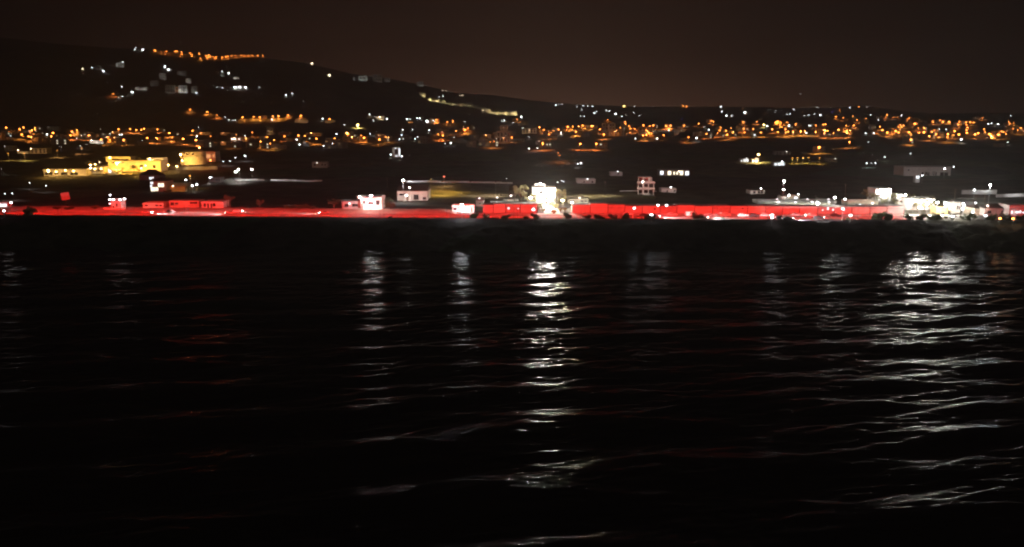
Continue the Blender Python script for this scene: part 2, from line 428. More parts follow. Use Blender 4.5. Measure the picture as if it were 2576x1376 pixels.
# far lamps, read as (x, y) in four enlargements of the view and put on the terrain there
def cv(crop, x, y):
    ox, oy, k = {'A': (0, 450, 3.057), 'B': (600, 450, 3.057), 'C': (1200, 450, 3.057), 'D': (1800, 450, 3.057), 'E': (2400, 450, 3.057),
                 'F': (3000, 450, 3.058), 'H': (3500, 450, 3.057), 'h': (250, 150, 2.576), 'i': (1150, 200, 2.342), 'j': (2100, 350, 2.576), 'k': (3000, 350, 2.350)}[crop]
    return ((ox + x / k) * 0.6289, (oy + y / k) * 0.6289)
def pts(s): return [tuple(float(q) for q in a.split(',')) for a in s.split()]
LAMPS = [
('h','o','952,130,1.3 1012,145,.5 1068,142 1160,142 1178,140,.8 1228,150 1228,172,.8 1315,158 1335,178 1407,163 1420,215,.8 1480,190 1508,178 1500,203 1520,195 1550,195,.7 1580,202 1646,205,.9 1685,200 1703,190 1743,186,.7 1783,186,.7 1842,182,.8 1875,188,.7 1913,186,.8 1958,186,.8 2010,186,.9 2065,188,.6 523,580,.7 1315,742 1492,765,1.1 1593,800,.6 1855,822,1.2 1970,815 2034,820,1.2 2168,812 2225,808 2325,800 2455,805,1.2 1180,520,.3'),
('h','w','743,122 757,102,.6 828,125,1.8 568,270,2.3 620,253,1 302,308,.7 420,345,1.4 1055,298,1.7 1092,328,1.6 612,508,.8 718,560,1.8 1380,572,.9 1645,348,.9 1712,367,1.4 1776,510,1.8 1828,508,1.6 1886,510,1.6 2027,518,.4 1593,510,.5 1646,514,.5 2302,592,1 2368,577,.8 615,605,.8 575,612,.4 2158,842,1 1677,817,.4 1714,848,.6 1755,855,.4 1780,855,.4'),
('h','m','208,322,1.2'),
('i','m','230,125,1.9 392,234,2.0 1455,380,.5 1485,382,.6 1610,425,.6 1640,425,.7 1830,567,.7'),
('i','w','45,408,.6 155,475,.3 1455,433,.6 1422,437,.5 2190,625,1.3 2198,686,.8 2115,678,.4 2010,663,.5 2030,660,.8 2055,663,.5 2170,683,.4'),
('i','r','1575,400,.5 1765,405,.6'),
('A','o','75,183,1.2 240,202,1.2 287,182,1.2 390,215,1.2 427,188 430,208 265,268,1.3 350,292,1.2 380,297 8,250,1.2 648,248,1.5 627,288,1.2 876,232,1.3 942,217,1.1 862,278,1.2 940,245,.7 1085,280,1.3 1450,203,1.1 1592,200 1667,212,1.1 1728,210,1.1 1760,198,1.2 1925,203 2070,248,1.4 2107,303,.8 1512,333,1.4 1235,330,1.2 1800,310,1.3 1920,315,1.2 1325,300,.8'),
('A','w','577,265,1.1 1345,252,.5 1280,258,.6 1463,270,.8 1492,270,.9 1745,342,.7 130,285,.4 465,280,.6 745,333,.4 940,315,.4 995,280,.4 1223,205,.3 740,418,.3 983,404,.4 1060,395,.4 20,690,.3 360,857,.7 562,893,.5 60,990,.6 150,988,.6'),
('B','o','92,205 235,248,1.4 522,222,1.2 272,303,.8 405,320,1.8 560,335,1.5 88,315,1.2 1250,242,.6 1055,270,.5 1352,355 1430,300 1517,335 1645,290 1815,280,1.2 1130,57,1.1 1268,48 1345,52,1.2 1505,47 1572,43,.9 1690,35 1845,40,1.2 1470,380,.8 740,290,.6 1000,365,.3 1895,285,.9'),
('B','w','573,215,1 592,185,.5 575,220,.9 573,290,1.1 653,340,.6 700,345,.5 722,345,.5 700,368,.5 1007,320,1.2 1037,322,1 1092,325,.7 1493,82 1160,282,.6 2110,75,1.1 1795,330,1.1 1830,335,.6 1830,390,1 963,90,.5 800,543,.7 840,541,.9 1163,528,1.3 1045,553,.6 895,595,.7 978,595,.6'),
('C','o','362,80,1.2 585,262,1.6 782,307,1.5 970,327,1.2 748,280,.6 1720,222,1.1 1868,102,1 1663,90,1.1 1800,112,.8 72,283,1.1 200,317,1.2 425,315 1050,300,.7 1747,280,1.2 1085,305,.6 1690,262,.6 2025,205,.6 2055,190,.6'),
('C','O','705,150,2.0'),
('C','w','850,20,.8 855,48,.9 905,48,.8 893,95,.7 1062,78 1308,78,1 1345,80,.6 1432,68,.9 1463,68,1.1 1550,100,1.2 1630,95,.7 1578,217,.8 1260,210,.7 1375,208,.6 1243,277,.7 1310,285,.8 1438,297,.7 1407,322,.8 1217,325,.7 1262,323,.5 445,262,1 945,243,1.1 935,265,.9 660,275,.8 1773,375,.6 1845,372,1 543,150,.5 397,378,.5 447,378,.5 855,262,.5 2067,370,.4 2018,105,.5'),
('D','w','883,130,.9 848,128,.5 665,100,.8 695,100,.6 635,100,.5 890,192,1.2 1360,242,.7 1358,260,.7 968,440,.8 1065,435,.7 1600,615,1.0 1563,625,.8 385,355,.8 468,355,.8 12,372,1 233,370,.5 963,298,.5 725,298,.7 1315,852,.5 1366,835,.7 1385,843,.6 695,812,.4 567,313,.4 255,288,.4 285,290,.4 150,325,.3 60,298,.3'),
('D','o','582,230,1 590,275,.8 660,272,.8 728,237,.8 755,305,.8 1210,267 1145,212,.9 1328,205,1.2 1440,175,1.4 1503,170 1575,168,.9 1623,158,1.2 1733,165,1.4 1541,235,1.2 1133,375,1.3 1593,382,1.4 1790,380,1.4 1880,267,1.4 1835,205,.9 75,228,.6 180,215,1 1095,180,.8 1270,220,.5 495,358,.5 540,355,.5 1340,520,.5 1322,495,.4 820,80,.5'),
('j','O','1020,190,1.3'),
('j','o','1637,390,1.1 862,388 897,393,.8 982,412,.7 950,440,.9 984,443,.9 876,445,.6 1033,352,.9 1036,370,.8 1073,398 1087,423 1130,425,.9 1220,387,1.1 1286,396,.9 1323,390,1.1 1213,435,.9 1254,441,.9 1272,463,.8 1305,470,.8 1216,492,1.2 1250,487,1.1 1453,395,1.2 1501,390,1.2 1789,372,.8 1920,343,.9 1940,348,.7 2015,412,.8 2005,441 2072,445 2126,418,.8 2085,484 2140,463 2254,425,1 2262,462,.9 2352,427,1 2250,355,.9 2387,353,.7 2430,462,1 2548,428,1 852,330,.6 1685,512,.9 1430,490,.9 1870,478,.9 1985,468,.8 1630,187,.8 1662,190,.8'),
('j','w','316,180 342,170,.6 380,168,.6 602,190,.7 645,190,.5 697,197,.7 702,262,.6 718,262,.8 740,245,.5 838,236,.7 870,240,.7 933,270,1.5 1000,295,.8 1178,290,.6 1043,284,.4 587,226,.6 612,294,.5 572,294,.5 1310,437,1.3 1480,440,.9 1893,432,1 1768,520,1.2 1362,525,1 1138,525,.7 2365,487,.8 2495,395,1.4 2020,197,1.2 2028,245,1 2075,290,1.3 2135,290,1.4 2265,255,1.9 648,470,.5 1131,193,.5 1315,189,.4 1680,380,.5 1848,405,.4 1120,258,.6 535,195,.5'),
('j','b','1615,323,.6'),('j','r','1088,265,.5'),
('k','O','130,350,1.5'),
('k','o','63,322,.7 242,325 258,315 288,330 283,350,.9 315,350,.7 347,325 335,391 360,415 264,418 338,420 405,415,1.3 430,347 479,410,1.3 517,410,1.1 618,415 620,355,.9 690,347 708,345 700,397 729,405 698,428 788,428,.8 824,392 838,398 887,410,.7 911,405,1.3 911,425,1.2 905,358,.8 928,358,.8 975,355,1.1 1220,368,1 1245,400,1.4 1290,422,1.4 1347,390,.9 1370,408,1.6 1397,422,1.3 1395,370,1 1412,350,.8 1425,368,1.1 1445,355,.7 1495,420,1.5 1510,435,.8 1550,340,1.8 1497,287,.9 1533,298,.8 1583,380,.8 1637,378,1.1 1570,442,1.1 1590,425 1635,420,1.4 1637,437,1.1 1690,427 1710,415,1 1730,402,.9 1748,437,1.1 1685,454 1720,320,1 1813,322,1.4 1873,320,1.3 1785,307,.8 1820,427,.9 1860,437,1.5 1858,463,.9 1924,408,1.5 1963,440,1.5 1968,323 1955,348,.8 2032,328,1.1 2070,325,1.1 2102,330,.9 2035,350,.9 2046,374 2038,398,1.2 2038,425,1.4 2117,440,1.5 2145,428,1.4 2252,437,1.8 2335,442,1.6 2388,420,1.4 2362,412,.9 2408,437,.8 2440,338,.8 2432,320,.6 2200,393,.8 2210,418,.7 2476,388,.9 2513,383,.9 2545,380,1.1 2515,400,.7 2480,331,.6 2188,284,.7 1290,257,1.1 1007,308,.8 967,268,.6 876,285,.7 808,274,1 1023,180,.8 845,212,.7 1512,490,1.5 935,512,1.2 650,560,1.9 1277,280,.6 1348,280,.6 1387,280,.6 855,208,.5 1090,290,.7 1480,300,.6'),
('k','O','80,628,2'),
('k','w','162,360,1.4 368,355,1.3 530,425,1.1 556,356,.7 571,356,.6 1205,305,.7 1100,325,.5 1165,428,1 1088,428,.7 1987,488,1.5 1112,512,.6 476,62,.5 1511,621,.7 661,257,1.3 605,248,.6 411,202,.8 350,248,.6 375,247,.7 510,260,.5 550,260,.6 630,184,.5 240,223,.5 940,187,.9 1092,186,.5 1110,183,.4 1426,260,.9 2448,260,.8 2137,275,.9 2240,343,.8 2270,333,1 2333,343,1.1 2419,372,1.2 1844,392,.7 1135,257,.6 40,443,.9 2425,512,.5 1778,390,.7'),
('k','b','770,227,.6 785,224,.5'),
('F','w','1650,545,.7 1430,618,.9 1535,618,.9 1483,618,.4'),
('H','w','885,662,.5 965,662,.6'),
]
PLACED = []
def where(x, y):
    if x < 700 and y < 152: return 'strung along the crest of the left hill'
    if x < 700 and y < 250: return 'on the upper slope of the left hill'
    if x < 900 and y < 200: return 'high on the dark ridge right of the hill crest'
    if x < 1000 and y < 310: return 'on the lower slope of the left hill'
    if x < 1310 and y < 300: return 'on the ridge falling towards the town centre'
    if x >= 1310 and y < 308: return ('on the far hills behind the middle town' if x < 1700 else 'on the far hills at the right')
    if y < 378:
        if x < 300: return 'in the far town at the left edge'
        if x < 620: return 'in the town above the yellow lit buildings'
        if x < 1000: return 'in the town left of the middle'
        if x < 1350: return 'in the middle of the far town'
        if x < 1700: return 'in the far town behind the unfinished block'
        if x < 2050: return 'in the town right of the middle'
        if x < 2300: return 'in the dense town lights towards the right'
        return 'in the far town at the right edge'
    return 'alone on the dark plain ' + ('at the left' if x < 860 else 'in the middle' if x < 1700 else 'at the right')
CN = {'o': ('orange street lamp', 'orange street lamps'), 'O': ('large yellow orange street lamp', 'large orange lamps'), 'w': ('cool white outdoor lamp', 'white outdoor lamps'),
      'm': ('warm white outdoor lamp', 'warm white lamps'), 'b': ('small blue light', 'blue lights'), 'r': ('small red light', 'red lights')}
for crop, kind, s in LAMPS:
    for a in pts(s):
        x, y = cv(crop, a[0], a[1]); sz = a[2] if len(a) > 2 else 1.0
        if any((x - q[0]) ** 2 + (y - q[1]) ** 2 < 9 for q in PLACED): continue
        PLACED.append((x, y, kind))
        wh = where(x, y); sw = 'small ' if sz < 0.75 else 'bright ' if sz > 1.35 else ''
        lamp(x, y, kind, sz, sw + CN[kind][0] + ' ' + wh, sw + CN[kind][1] + ' ' + wh, h=None if kind in 'oO' else (5.0 if sz > 1 else 3.6))
print('lamps', len(PLACED), 'orange', sum(1 for p in PLACED if p[2] in 'oO'), 'white', sum(1 for p in PLACED if p[2] == 'w'))


# ------------------------------------------------------------------ builders of the near things
def window(root, x0, x1, z0, z1, y, kind='d', fm=None, name='window'):
    t = min(0.14, (x1 - x0) * 0.14)
    f = MB().box(x0 - t, x1 + t, y - 0.10, y + 0.05, z0 - t, z0).box(x0 - t, x1 + t, y - 0.10, y + 0.05, z1, z1 + t)
    f.box(x0 - t, x0, y - 0.10, y + 0.05, z0, z1).box(x1, x1 + t, y - 0.10, y + 0.05, z0, z1)
    if x1 - x0 > 1.0: f.box((x0 + x1) / 2 - 0.04, (x0 + x1) / 2 + 0.04, y - 0.08, y + 0.02, z0, z1)
    o = f.build(name, fm or GREY, root)
    MB().box(x0, x1, y - 0.035, y - 0.005, z0, z1).build('pane', {'d': GLASS, 'l': E_WIN, 'w': E_WINW, 'm': E_WIND}[kind], o)
    return o
def bld(name, label, cat, x0, x1, yt, yb, depth=8, mat=WHITE, roof='flat', wins=(), doors=(), rz=0.0, group=None, roofm=None, over=0.25, rh=0.3):
    P, _ = G((x0 + x1) / 2, yb); k = scl(P); W = (x1 - x0) * k; H = (yb - yt) * k
    root = thing(name, P, label, cat, group, rz)
    hw = H if roof == 'flat' else H * (1 - rh)
    MB().box(-W / 2, W / 2, 0, depth, -1.2, hw - (0.25 if roof == 'flat' else 0)).build('wall', mat, root)
    rm = roofm or (mat if roof == 'flat' else ROOF)
    if roof == 'flat':
        r = MB().box(-W / 2 - over, W / 2 + over, -over, depth + over, hw - 0.25, hw - 0.05)
        for a in ((-W / 2, W / 2, 0, 0.2), (-W / 2, W / 2, depth - 0.2, depth), (-W / 2, -W / 2 + 0.2, 0.2, depth - 0.2), (W / 2 - 0.2, W / 2, 0.2, depth - 0.2)):
            r.box(a[0], a[1], a[2], a[3], hw - 0.05, hw + 0.22)
        r.build('roof', rm, root)
    elif roof == 'gable':       # ridge along x
        mb = MB(); b = W / 2 + over; y0, y1, ym = -over, depth + over, depth / 2
        mb.v = [Vector(p) for p in ((-b, y0, hw), (b, y0, hw), (b, y1, hw), (-b, y1, hw), (-b, ym, H), (b, ym, H))]
        mb.f = [(0, 1, 5, 4), (2, 3, 4, 5), (0, 4, 3), (1, 2, 5), (3, 2, 1, 0)]; mb.build('roof', rm, root)
    else:                       # hip
        mb = MB(); b = W / 2 + over; y0, y1, ym = -over, depth + over, depth / 2; q = max(0.05, W / 2 - depth * 0.45)
        mb.v = [Vector(p) for p in ((-b, y0, hw), (b, y0, hw), (b, y1, hw), (-b, y1, hw), (-q, ym, H), (q, ym, H))]
        mb.f = [(0, 1, 5, 4), (2, 3, 4, 5), (0, 4, 3), (1, 2, 5), (3, 2, 1, 0)]; mb.build('roof', rm, root)
    for u0, v0, u1, v1, kd in wins: window(root, -W / 2 + u0 * W, -W / 2 + u1 * W, v0 * hw, v1 * hw, -0.01, kd)
    for u0, u1, v1 in doors:
        d = MB().box(-W / 2 + u0 * W, -W / 2 + u1 * W, -0.07, -0.01, 0, v1 * hw).build('door', WOOD, root)
        MB().box(-W / 2 + (u1 - 0.2 * (u1 - u0)) * W, -W / 2 + (u1 - 0.1 * (u1 - u0)) * W, -0.13, -0.07, 0.42 * v1 * hw, 0.47 * v1 * hw).build('handle', GALV, d)
    return root, P, W, H
def foliage(centres, n, leaf, seed):
    r = np.random.RandomState(seed); mb = MB()
    tot = sum(c[3] ** 2 for c in centres)
    for cx, cyy, cz, cr in centres:
        for _ in range(int(n * cr * cr / tot)):
            d = r.normal(size=3); d /= np.linalg.norm(d); q = cr * (0.45 + 0.6 * r.rand() ** 0.6)
            p = Vector((cx + d[0] * q, cyy + d[1] * q, cz + d[2] * q * 0.8))
            a = Vector(r.normal(size=3)).normalized(); b = a.cross(Vector(r.normal(size=3))).normalized()
            s = leaf * r.uniform(0.6, 1.5); k = len(mb.v)
            mb.v += [p - a * s - b * s * 0.3, p + b * s * 0.55, p + a * s + b * s * 0.1, p - b * s * 0.6]; mb.f.append((k, k + 1, k + 2, k + 3))
    return mb
def tree_proto(kind, seed, name, mat=LEAF):
    """one tree about 1 high; scaled when placed"""
    r = np.random.RandomState(seed); root = thing(name, (0, 0, 0), 'tree', 'tree')
    tr = MB(); cs = []
    if kind == 'broad':
        tr.tube([(0, 0, -0.08), (0.01, 0, 0.15), (0.03, 0.01, 0.35)], [0.045, 0.035, 0.028])
        for i in range(7):
            a = i * 0.9 + r.rand(); e = Vector((0.26 * math.cos(a) * r.uniform(.6, 1.2), 0.26 * math.sin(a), 0.45 + 0.36 * r.rand()))
            tr.tube([(0.02, 0, 0.3), (e.x * .5, e.y * .5, e.z * .72), tuple(e)], [0.022, 0.015, 0.007], 5); cs.append((e.x, e.y, e.z, r.uniform(.07, .17)))
        for i in range(6): cs.append((r.uniform(-.3, .3), r.uniform(-.3, .3), r.uniform(.42, .92), r.uniform(.05, .12)))
        fo = foliage(cs, 1500, 0.022, seed)
    elif kind == 'tamarisk':    # forked trunks, feathery crown
        for s_ in (-1, 1):
            tr.tube([(0.04 * s_, 0, -0.05), (0.10 * s_, 0, 0.22), (0.07 * s_, 0.02, 0.5), (0.2 * s_, 0, 0.72)], [0.045, 0.035, 0.025, 0.01], 6)
            for i in range(4):
                a = r.uniform(0, 6.3); e = Vector((0.2 * s_ + 0.2 * math.cos(a), 0.2 * math.sin(a), r.uniform(.62, .9)))
                tr.tube([(0.08 * s_, 0.01, 0.45), tuple(e)], [0.018, 0.006], 5); cs.append((e.x, e.y, e.z, r.uniform(.08, .15)))
        fo = foliage(cs, 1300, 0.02, seed)
    else:                       # bush: several stems from the ground
        for i in range(6):
            a = i * 1.05 + r.rand(); e = Vector((0.55 * math.cos(a) * r.uniform(.5, 1.2), 0.4 * math.sin(a), r.uniform(.35, .72)))
            tr.tube([(0, 0, -0.1), tuple(e * 0.5), tuple(e)], [0.05, 0.03, 0.01], 5); cs.append((e.x, e.y, e.z * 0.85, r.uniform(.22, .34)))
        cs.append((0, 0, 0.3, 0.36))
        fo = foliage(cs, 1200, 0.05, seed)
    tr.build('trunk' if kind != 'bush' else 'stem', BARK, root); fo.build('crown' if kind != 'bush' else 'foliage', mat, root)
    return root
PROTO = {}
def tree(kind, px, py, hpx, label, cat='tree', group=None, mat=LEAF, name=None, wide=1.0, Y=None, m=None):
    P, _ = G(px, py)
    if Y: P = Vector((px, Y, float(terr(px, Y))))
    H = m or hpx * scl(P)
    var = random.randint(0, 2); nm = name or {'broad': 'broadleaf_tree', 'tamarisk': 'tamarisk_tree', 'bush': 'bush'}[kind]
    key = (kind, var, mat.name, nm)
    if key not in PROTO: o = PROTO[key] = tree_proto(kind, 100 + var * 7 + len(PROTO), nm, mat)
    else: o = dup(PROTO[key])
    o.location = P; o.scale = (H * wide, H * wide, H); o.rotation_euler = (0, 0, random.uniform(0, 6.28) if kind != 'tamarisk' else random.uniform(-.3, .3))
    tag(o, label, cat, group); return o
def car(px, py, label, paint=CARW, face=1, kind='car', head=0, tail=0, rz=0.0, cat='car'):
    """side-on car; face=1 points right (+x)"""
    P, _ = G(px, py); P.z += 0.06
    root = thing('parked_car' if kind == 'car' else 'van', P, label, cat, 'cars along the cliff top road', (0 if face > 0 else math.pi) + rz)
    L, Wd = (4.3, 1.75) if kind == 'car' else (4.9, 1.9)
    if kind == 'car':
        body = [(-2.12, .35), (2.1, .35), (2.15, .62), (1.95, .82), (1.0, .93), (-1.75, .98), (-2.13, .85)]
        cab = [(-1.7, .96), (1.0, .92), (.35, 1.4), (-.1, 1.46), (-1.0, 1.44)]; side = [(-1.42, 1.0), (.8, .97), (.26, 1.33), (-.1, 1.38), (-.95, 1.36)]
    else:
        body = [(-2.4, .35), (2.38, .35), (2.42, .75), (2.2, 1.0), (1.75, 1.1), (-2.4, 1.1)]
        cab = [(-2.4, 1.09), (1.8, 1.09), (1.15, 1.9), (.9, 1.97), (-2.33, 1.97)]; side = [(-.2, 1.18), (1.55, 1.15), (1.05, 1.75), (-.2, 1.8)]
    b = MB().prism(body, -Wd / 2, Wd / 2); b.build('body', paint, root)
    MB().prism(cab, -Wd / 2 + 0.12, Wd / 2 - 0.12).build('cabin', paint, root)
    for s_ in (-1, 1): MB().prism(side, s_ * (Wd / 2 - .11) - .015, s_ * (Wd / 2 - .11) + .015).build('side_window', GLASS, root)
    for x in (-L * .31, L * .31):
        for s_ in (-1, 1):
            wh = bpy.data.objects.new('wheel', None); COL.objects.link(wh); wh.parent = root; wh.location = (x, s_ * Wd * .45, .32); wh.rotation_euler = (R(90), 0, 0)
            MB().lathe([(.19, -.1), (.32, -.1), (.33, 0), (.32, .1), (.19, .1)], 14).build('tyre', RUBBER, wh); MB().lathe([(.01, -.06), (.19, -.09), (.19, .09), (.01, .06)], 10).build('rim', GALV, wh)
    for s_ in (-1, 1):
        MB().ball((L * .485, s_ * .62, .68), .13, 8, 6).build('headlight', E_BIG if head else GALV, root)
        MB().box(-L * .5, -L * .485, s_ * .66 - .14, s_ * .66 + .14, .66, .82).build('tail_light', E_TAIL if tail else pbr('red_lens', (.3, .02, .02), .2), root)
    if head: light('SPOT', (L * .5 + .2, 0, .7), head, (1, .93, .92), root, .15, (0, R(-86), 0), 60, .7)
    return root
FK = 0.22
def flood(px, py, h, label, power, col=WH, r=0.35, dy=0.0, kind='POINT', glow=None, group=None, name='floodlight', aim=None, cone=130, P=None):
    """pole with a floodlight head whose lamp sits at the pixel"""
    if P is None: P, c = G(px, py, h)
    P = Vector((P.x, P.y + dy, float(terr(P.x, P.y + dy)))); c = h
    root = thing(name, P, label, 'floodlight', group)
    if kind == 'POINT': power = power * FK; r = max(r, .5)
    MB().tube([(0, 0, -.6), (0, 0, c + .1)], [.09, .06], 6).build('pole', METAL if glow is GLASS else GALV, root)
    MB().box(-.45, .45, -.12, .25, c + .12, c + .62).build('lamp_housing', METAL, root)
    MB().box(-.4, .4, -.17, -.121, c + .16, c + .58).build('lens', glow or (E_BIG if power > 1500 else E_WH), root)
    light(kind, (0, -.5 - r, c + .2), power, col, root, r, aim, cone)
    return root

# ------------------------------------------------------------------ unseen source: red strips added on the seaward road edge to cast the red wash
RED_SEG = []
x = -222.0
while x < 262:
    if not 168 < x < 196: RED_SEG.append((x, x + 27.0, 1.0 if x < 168 else 0.12))
    x += 28.0
names = ['at the far left edge', 'second from the left edge', 'below the leaning red sign', 'in front of the small hut', 'left of the bright beam on the road', 'below the red tamarisk trees',
         'on the empty stretch left of the middle', 'below the white villa', 'left of the small floodlit kiosk', 'in front of the left red wall', 'below the blazing building', 'at the left end of the long red wall',
         'below the unfinished concrete block', 'in front of the parked van', 'below the double beam of headlights', 'in front of the white roofed sheds', 'at the right end of the long red wall']
for i, (a, b, k) in enumerate(RED_SEG):
    ya, yb_ = float(edgeY(a)) + .5, float(edgeY(b)) + .5
    root = thing('added_red_strip', ((a + b) / 2, (ya + yb_) / 2, 8.0), 'added red strip light on poles ' + (names[i] if i < len(names) else 'at the far right edge'), 'strip light', 'added red strip lights along the cliff road', math.atan2(yb_ - ya, b - a))
    for s_ in (-1, 1): MB().tube([(s_ * 13.2, 0, -.6), (s_ * 13.2, 0, 4.4)], .05, 6).build('pole', METAL, root)
    MB().box(-13.5, 13.5, -.05, .05, 4.36, 4.46).build('rail', METAL, root)
    l = bpy.data.lights.new('red_wash_light', 'AREA'); l.shape = 'RECTANGLE'; l.size = 27; l.size_y = .25; l.energy = REDP * k; l.color = RD
    o = bpy.data.objects.new('red_wash_light', l); COL.objects.link(o); o.parent = root; o.location = (0, .18, 4.3); o.rotation_euler = (R(68), 0, 0)

# ------------------------------------------------------------------ long row of roadside units (flat roofed lock-ups) that the red light falls on
def unit_row(bx, tops, yb, label, grp, dk, extra):
    for i in range(len(bx) - 1):
        a, b = bx[i], bx[i + 1]; P, _ = G((a + b) / 2, yb); P.y = float(edgeY(P.x)) + 17.6; P.z = 8.05; k = scl(P)
        P.x = ((a + b) / 2 - 1288) / FD * (P.y * cp + (CH - P.z) * sp)
        W = (b - a) * k; H = max(3.0, (yb - tops[i]) * k)
        root = thing('lockup_unit', P, label(i), 'garage', grp)
        MB().box(-W / 2 + .18, W / 2 - .18, 0, 9, 0, H - .22).build('wall', [RWALL, pbr('roadside_render_pale', (0.54, 0.50, 0.47), 0.85, 0.22, 0.7), pbr('roadside_render_worn', (0.40, 0.36, 0.34), 0.9, 0.3, 0.5)][(i * 7) % 3], root)
        MB().box(-W / 2 + .02, W / 2 - .02, -.18 - .05 * (i % 3), 9.2, H - .22, H).build('roof', ROOF if i in dk else CONC, root)
        MB().box(W / 2 - .17, W / 2 + .17, .25, .6, 0, H - .3).build('pier', METAL, root)
        MB().box(-W / 2 + .3, W / 2 - .3, -.1, -.003, 0, .35).build('plinth', CONC, root)
        for u, v, kd, sz in extra.get(i, ()): window(root, -W / 2 + u * W - sz / 2, -W / 2 + u * W + sz / 2, v * H, v * H + sz * 1.2, -.01, kd)
ordn = ['first', 'second', 'third', 'fourth', 'fifth', 'sixth', 'seventh', 'eighth', 'ninth', 'tenth', 'eleventh', 'twelfth', 'thirteenth', 'fourteenth', 'fifteenth', 'sixteenth', 'seventeenth', 'eighteenth', 'nineteenth', 'twentieth']
unit_row([1214, 1241, 1272, 1309, 1352], [519, 517.5, 517.5, 517.5], 541, lambda i: ordn[i] + ' red lit unit of the short row left of the blazing building', 'short row of red lit units', (0,), {2: [(.2, .45, 'w', .7), (.85, .45, 'w', .4)], 3: [(.78, .45, 'w', .6)]})
unit_row([1439, 1485, 1529, 1572, 1616, 1660, 1703, 1748, 1792, 1837, 1881, 1925, 1969, 2011, 2056, 2099, 2143, 2188, 2231, 2274],
         [521, 517, 519, 523, 523, 523, 521, 523, 522, 522, 522.5, 522.5, 523, 523, 524, 524, 524, 523, 521.5], 543,
         lambda i: ordn[i] + ' red lit unit of the long row right of the blazing building', 'long row of red lit units', (1, 2, 9), {3: [(.55, .6, 'd', .5)], 4: [(.7, .5, 'd', .6)], 9: [(.7, .6, 'd', .5)], 14: [(.3, .5, 'w', .45), (.6, .62, 'w', .8), (.9, .5, 'w', .6)], 15: [(.55, .5, 'w', .4)]})

# ------------------------------------------------------------------ cars and the cliff edge bushes
def D(c, x, y): return cv(c, x, y)
CARS_ = [('A', 2070, 1228, 'pale car on the road below the small hut', CARW, -1, 'car', 0), ('B', 250, 1228, 'silver car beside the pale car on the left half of the road', CARS, 1, 'car', 0),
 ('B', 985, 1246, 'car with bright headlights throwing a long beam to the left', CARS, -1, 'car', 50000), ('B', 1075, 1226, 'pale car behind the car with the long leftward beam', CARW, 1, 'car', 500),
 ('C', 300, 1246, 'car alone on the empty red road left of the white villa', CARS, -1, 'car', 15000), ('E', 340, 1262, 'pale low car in front of the third unit of the long row', CARW, 1, 'car', 0),
 ('E', 545, 1275, 'dark pickup like car nose to the bright lamp left of the beams', CARD, 1, 'car', 1200), ('E', 725, 1268, 'silver car behind the first long rightward beam', CARS, 1, 'car', 0), ('E', 880, 1268, 'pale car left of the van', CARW, 1, 'car', 0),
 ('E', 1115, 1272, 'white van parked before the red wall', CARW, 1, 'van', 0), ('E', 1330, 1276, 'silver car right of the dark hump of bush', CARS, -1, 'car', 0), ('E', 1530, 1272, 'white car parked between the van and the dark car', CARW, -1, 'car', 0),
 ('E', 1745, 1276, 'white car just left of the dark car at the wall', CARW, 1, 'car', 0), ('E', 1885, 1276, 'dark car with round roof parked at the wall', CARD, 1, 'car', 0), ('E', 2015, 1276, 'white car nose to the bright pair of lamps', CARW, 1, 'car', 9000),
 ('F', 385, 1306, 'dark car with lamps on at both ends', CARD, 1, 'car', 900), ('F', 570, 1270, 'silver car parked in front of the white roofed shed', CARS, 1, 'car', 0), ('F', 740, 1276, 'pale car behind the dark car with lamps', CARW, -1, 'car', 1400),
 ('F', 838, 1306, 'dark car on the pale patch of road', CARD, 1, 'car', 1500), ('F', 1045, 1276, 'dark car parked below the small white windows', CARD, 1, 'car', 0)]
for c, x, y, lb, pt, fc, kd, hd in CARS_: car(*D(c, x, y), lb, pt, fc, kd, hd, 0, cat='van' if kd == 'van' else 'car')
# long light beams along the road from cars standing nose on
for c, x, y, lb, fc, pw in [('E', 668, 1292, 'silver car at the left end of the first long beam', 1, 60000), ('E', 1255, 1300, 'pale car at the left end of the brightest long beam', 1, 140000), ('A', 1800, 1240, 'silver car lighting the pale patch of road below the hut', 1, 50000), ('F', 460, 1316, 'silver car lighting the white stretch before the dark car', 1, 110000)]:
    car(*D(c, x, y), lb, CARS, fc, 'car', pw)
BUSH = [('A', 370, 1262, 22, 1.5), ('D', 300, 1300, 17, 1.1), ('D', 440, 1300, 15, 1.2), ('D', 680, 1305, 12, 2), ('D', 1040, 1300, 16, 1.2), ('D', 1440, 1312, 18, 1.1), ('D', 1680, 1315, 13, 1.7), ('D', 1810, 1316, 14, 1.6), ('D', 1990, 1318, 15, 1.4), ('D', 2135, 1318, 14, 1.2),
 ('E', 320, 1318, 16, 1.2), ('E', 610, 1322, 15, 1.6), ('E', 1165, 1330, 19, 1.5), ('E', 20, 1318, 10, 1.8), ('F', 1535, 1345, 17, 1.2), ('F', 1590, 1320, 24, 1.2), ('F', 1690, 1345, 16, 1.3), ('H', 20, 1345, 18, 1.2), ('H', 160, 1345, 18, 1.1), ('H', 400, 1350, 17, 1.2),
 ('H', 560, 1350, 18, 1.3), ('H', 750, 1355, 18, 1.4), ('H', 1150, 1350, 19, 1.3), ('H', 1420, 1350, 19, 1.3), ('H', 1600, 1350, 18, 1.4), ('H', 1780, 1350, 17, 1.3), ('D', 930, 1306, 9, 1.7), ('E', 1500, 1332, 6, 1.8), ('F', 1200, 1345, 7, 1.6), ('C', 1100, 1290, 7, 1.7)]
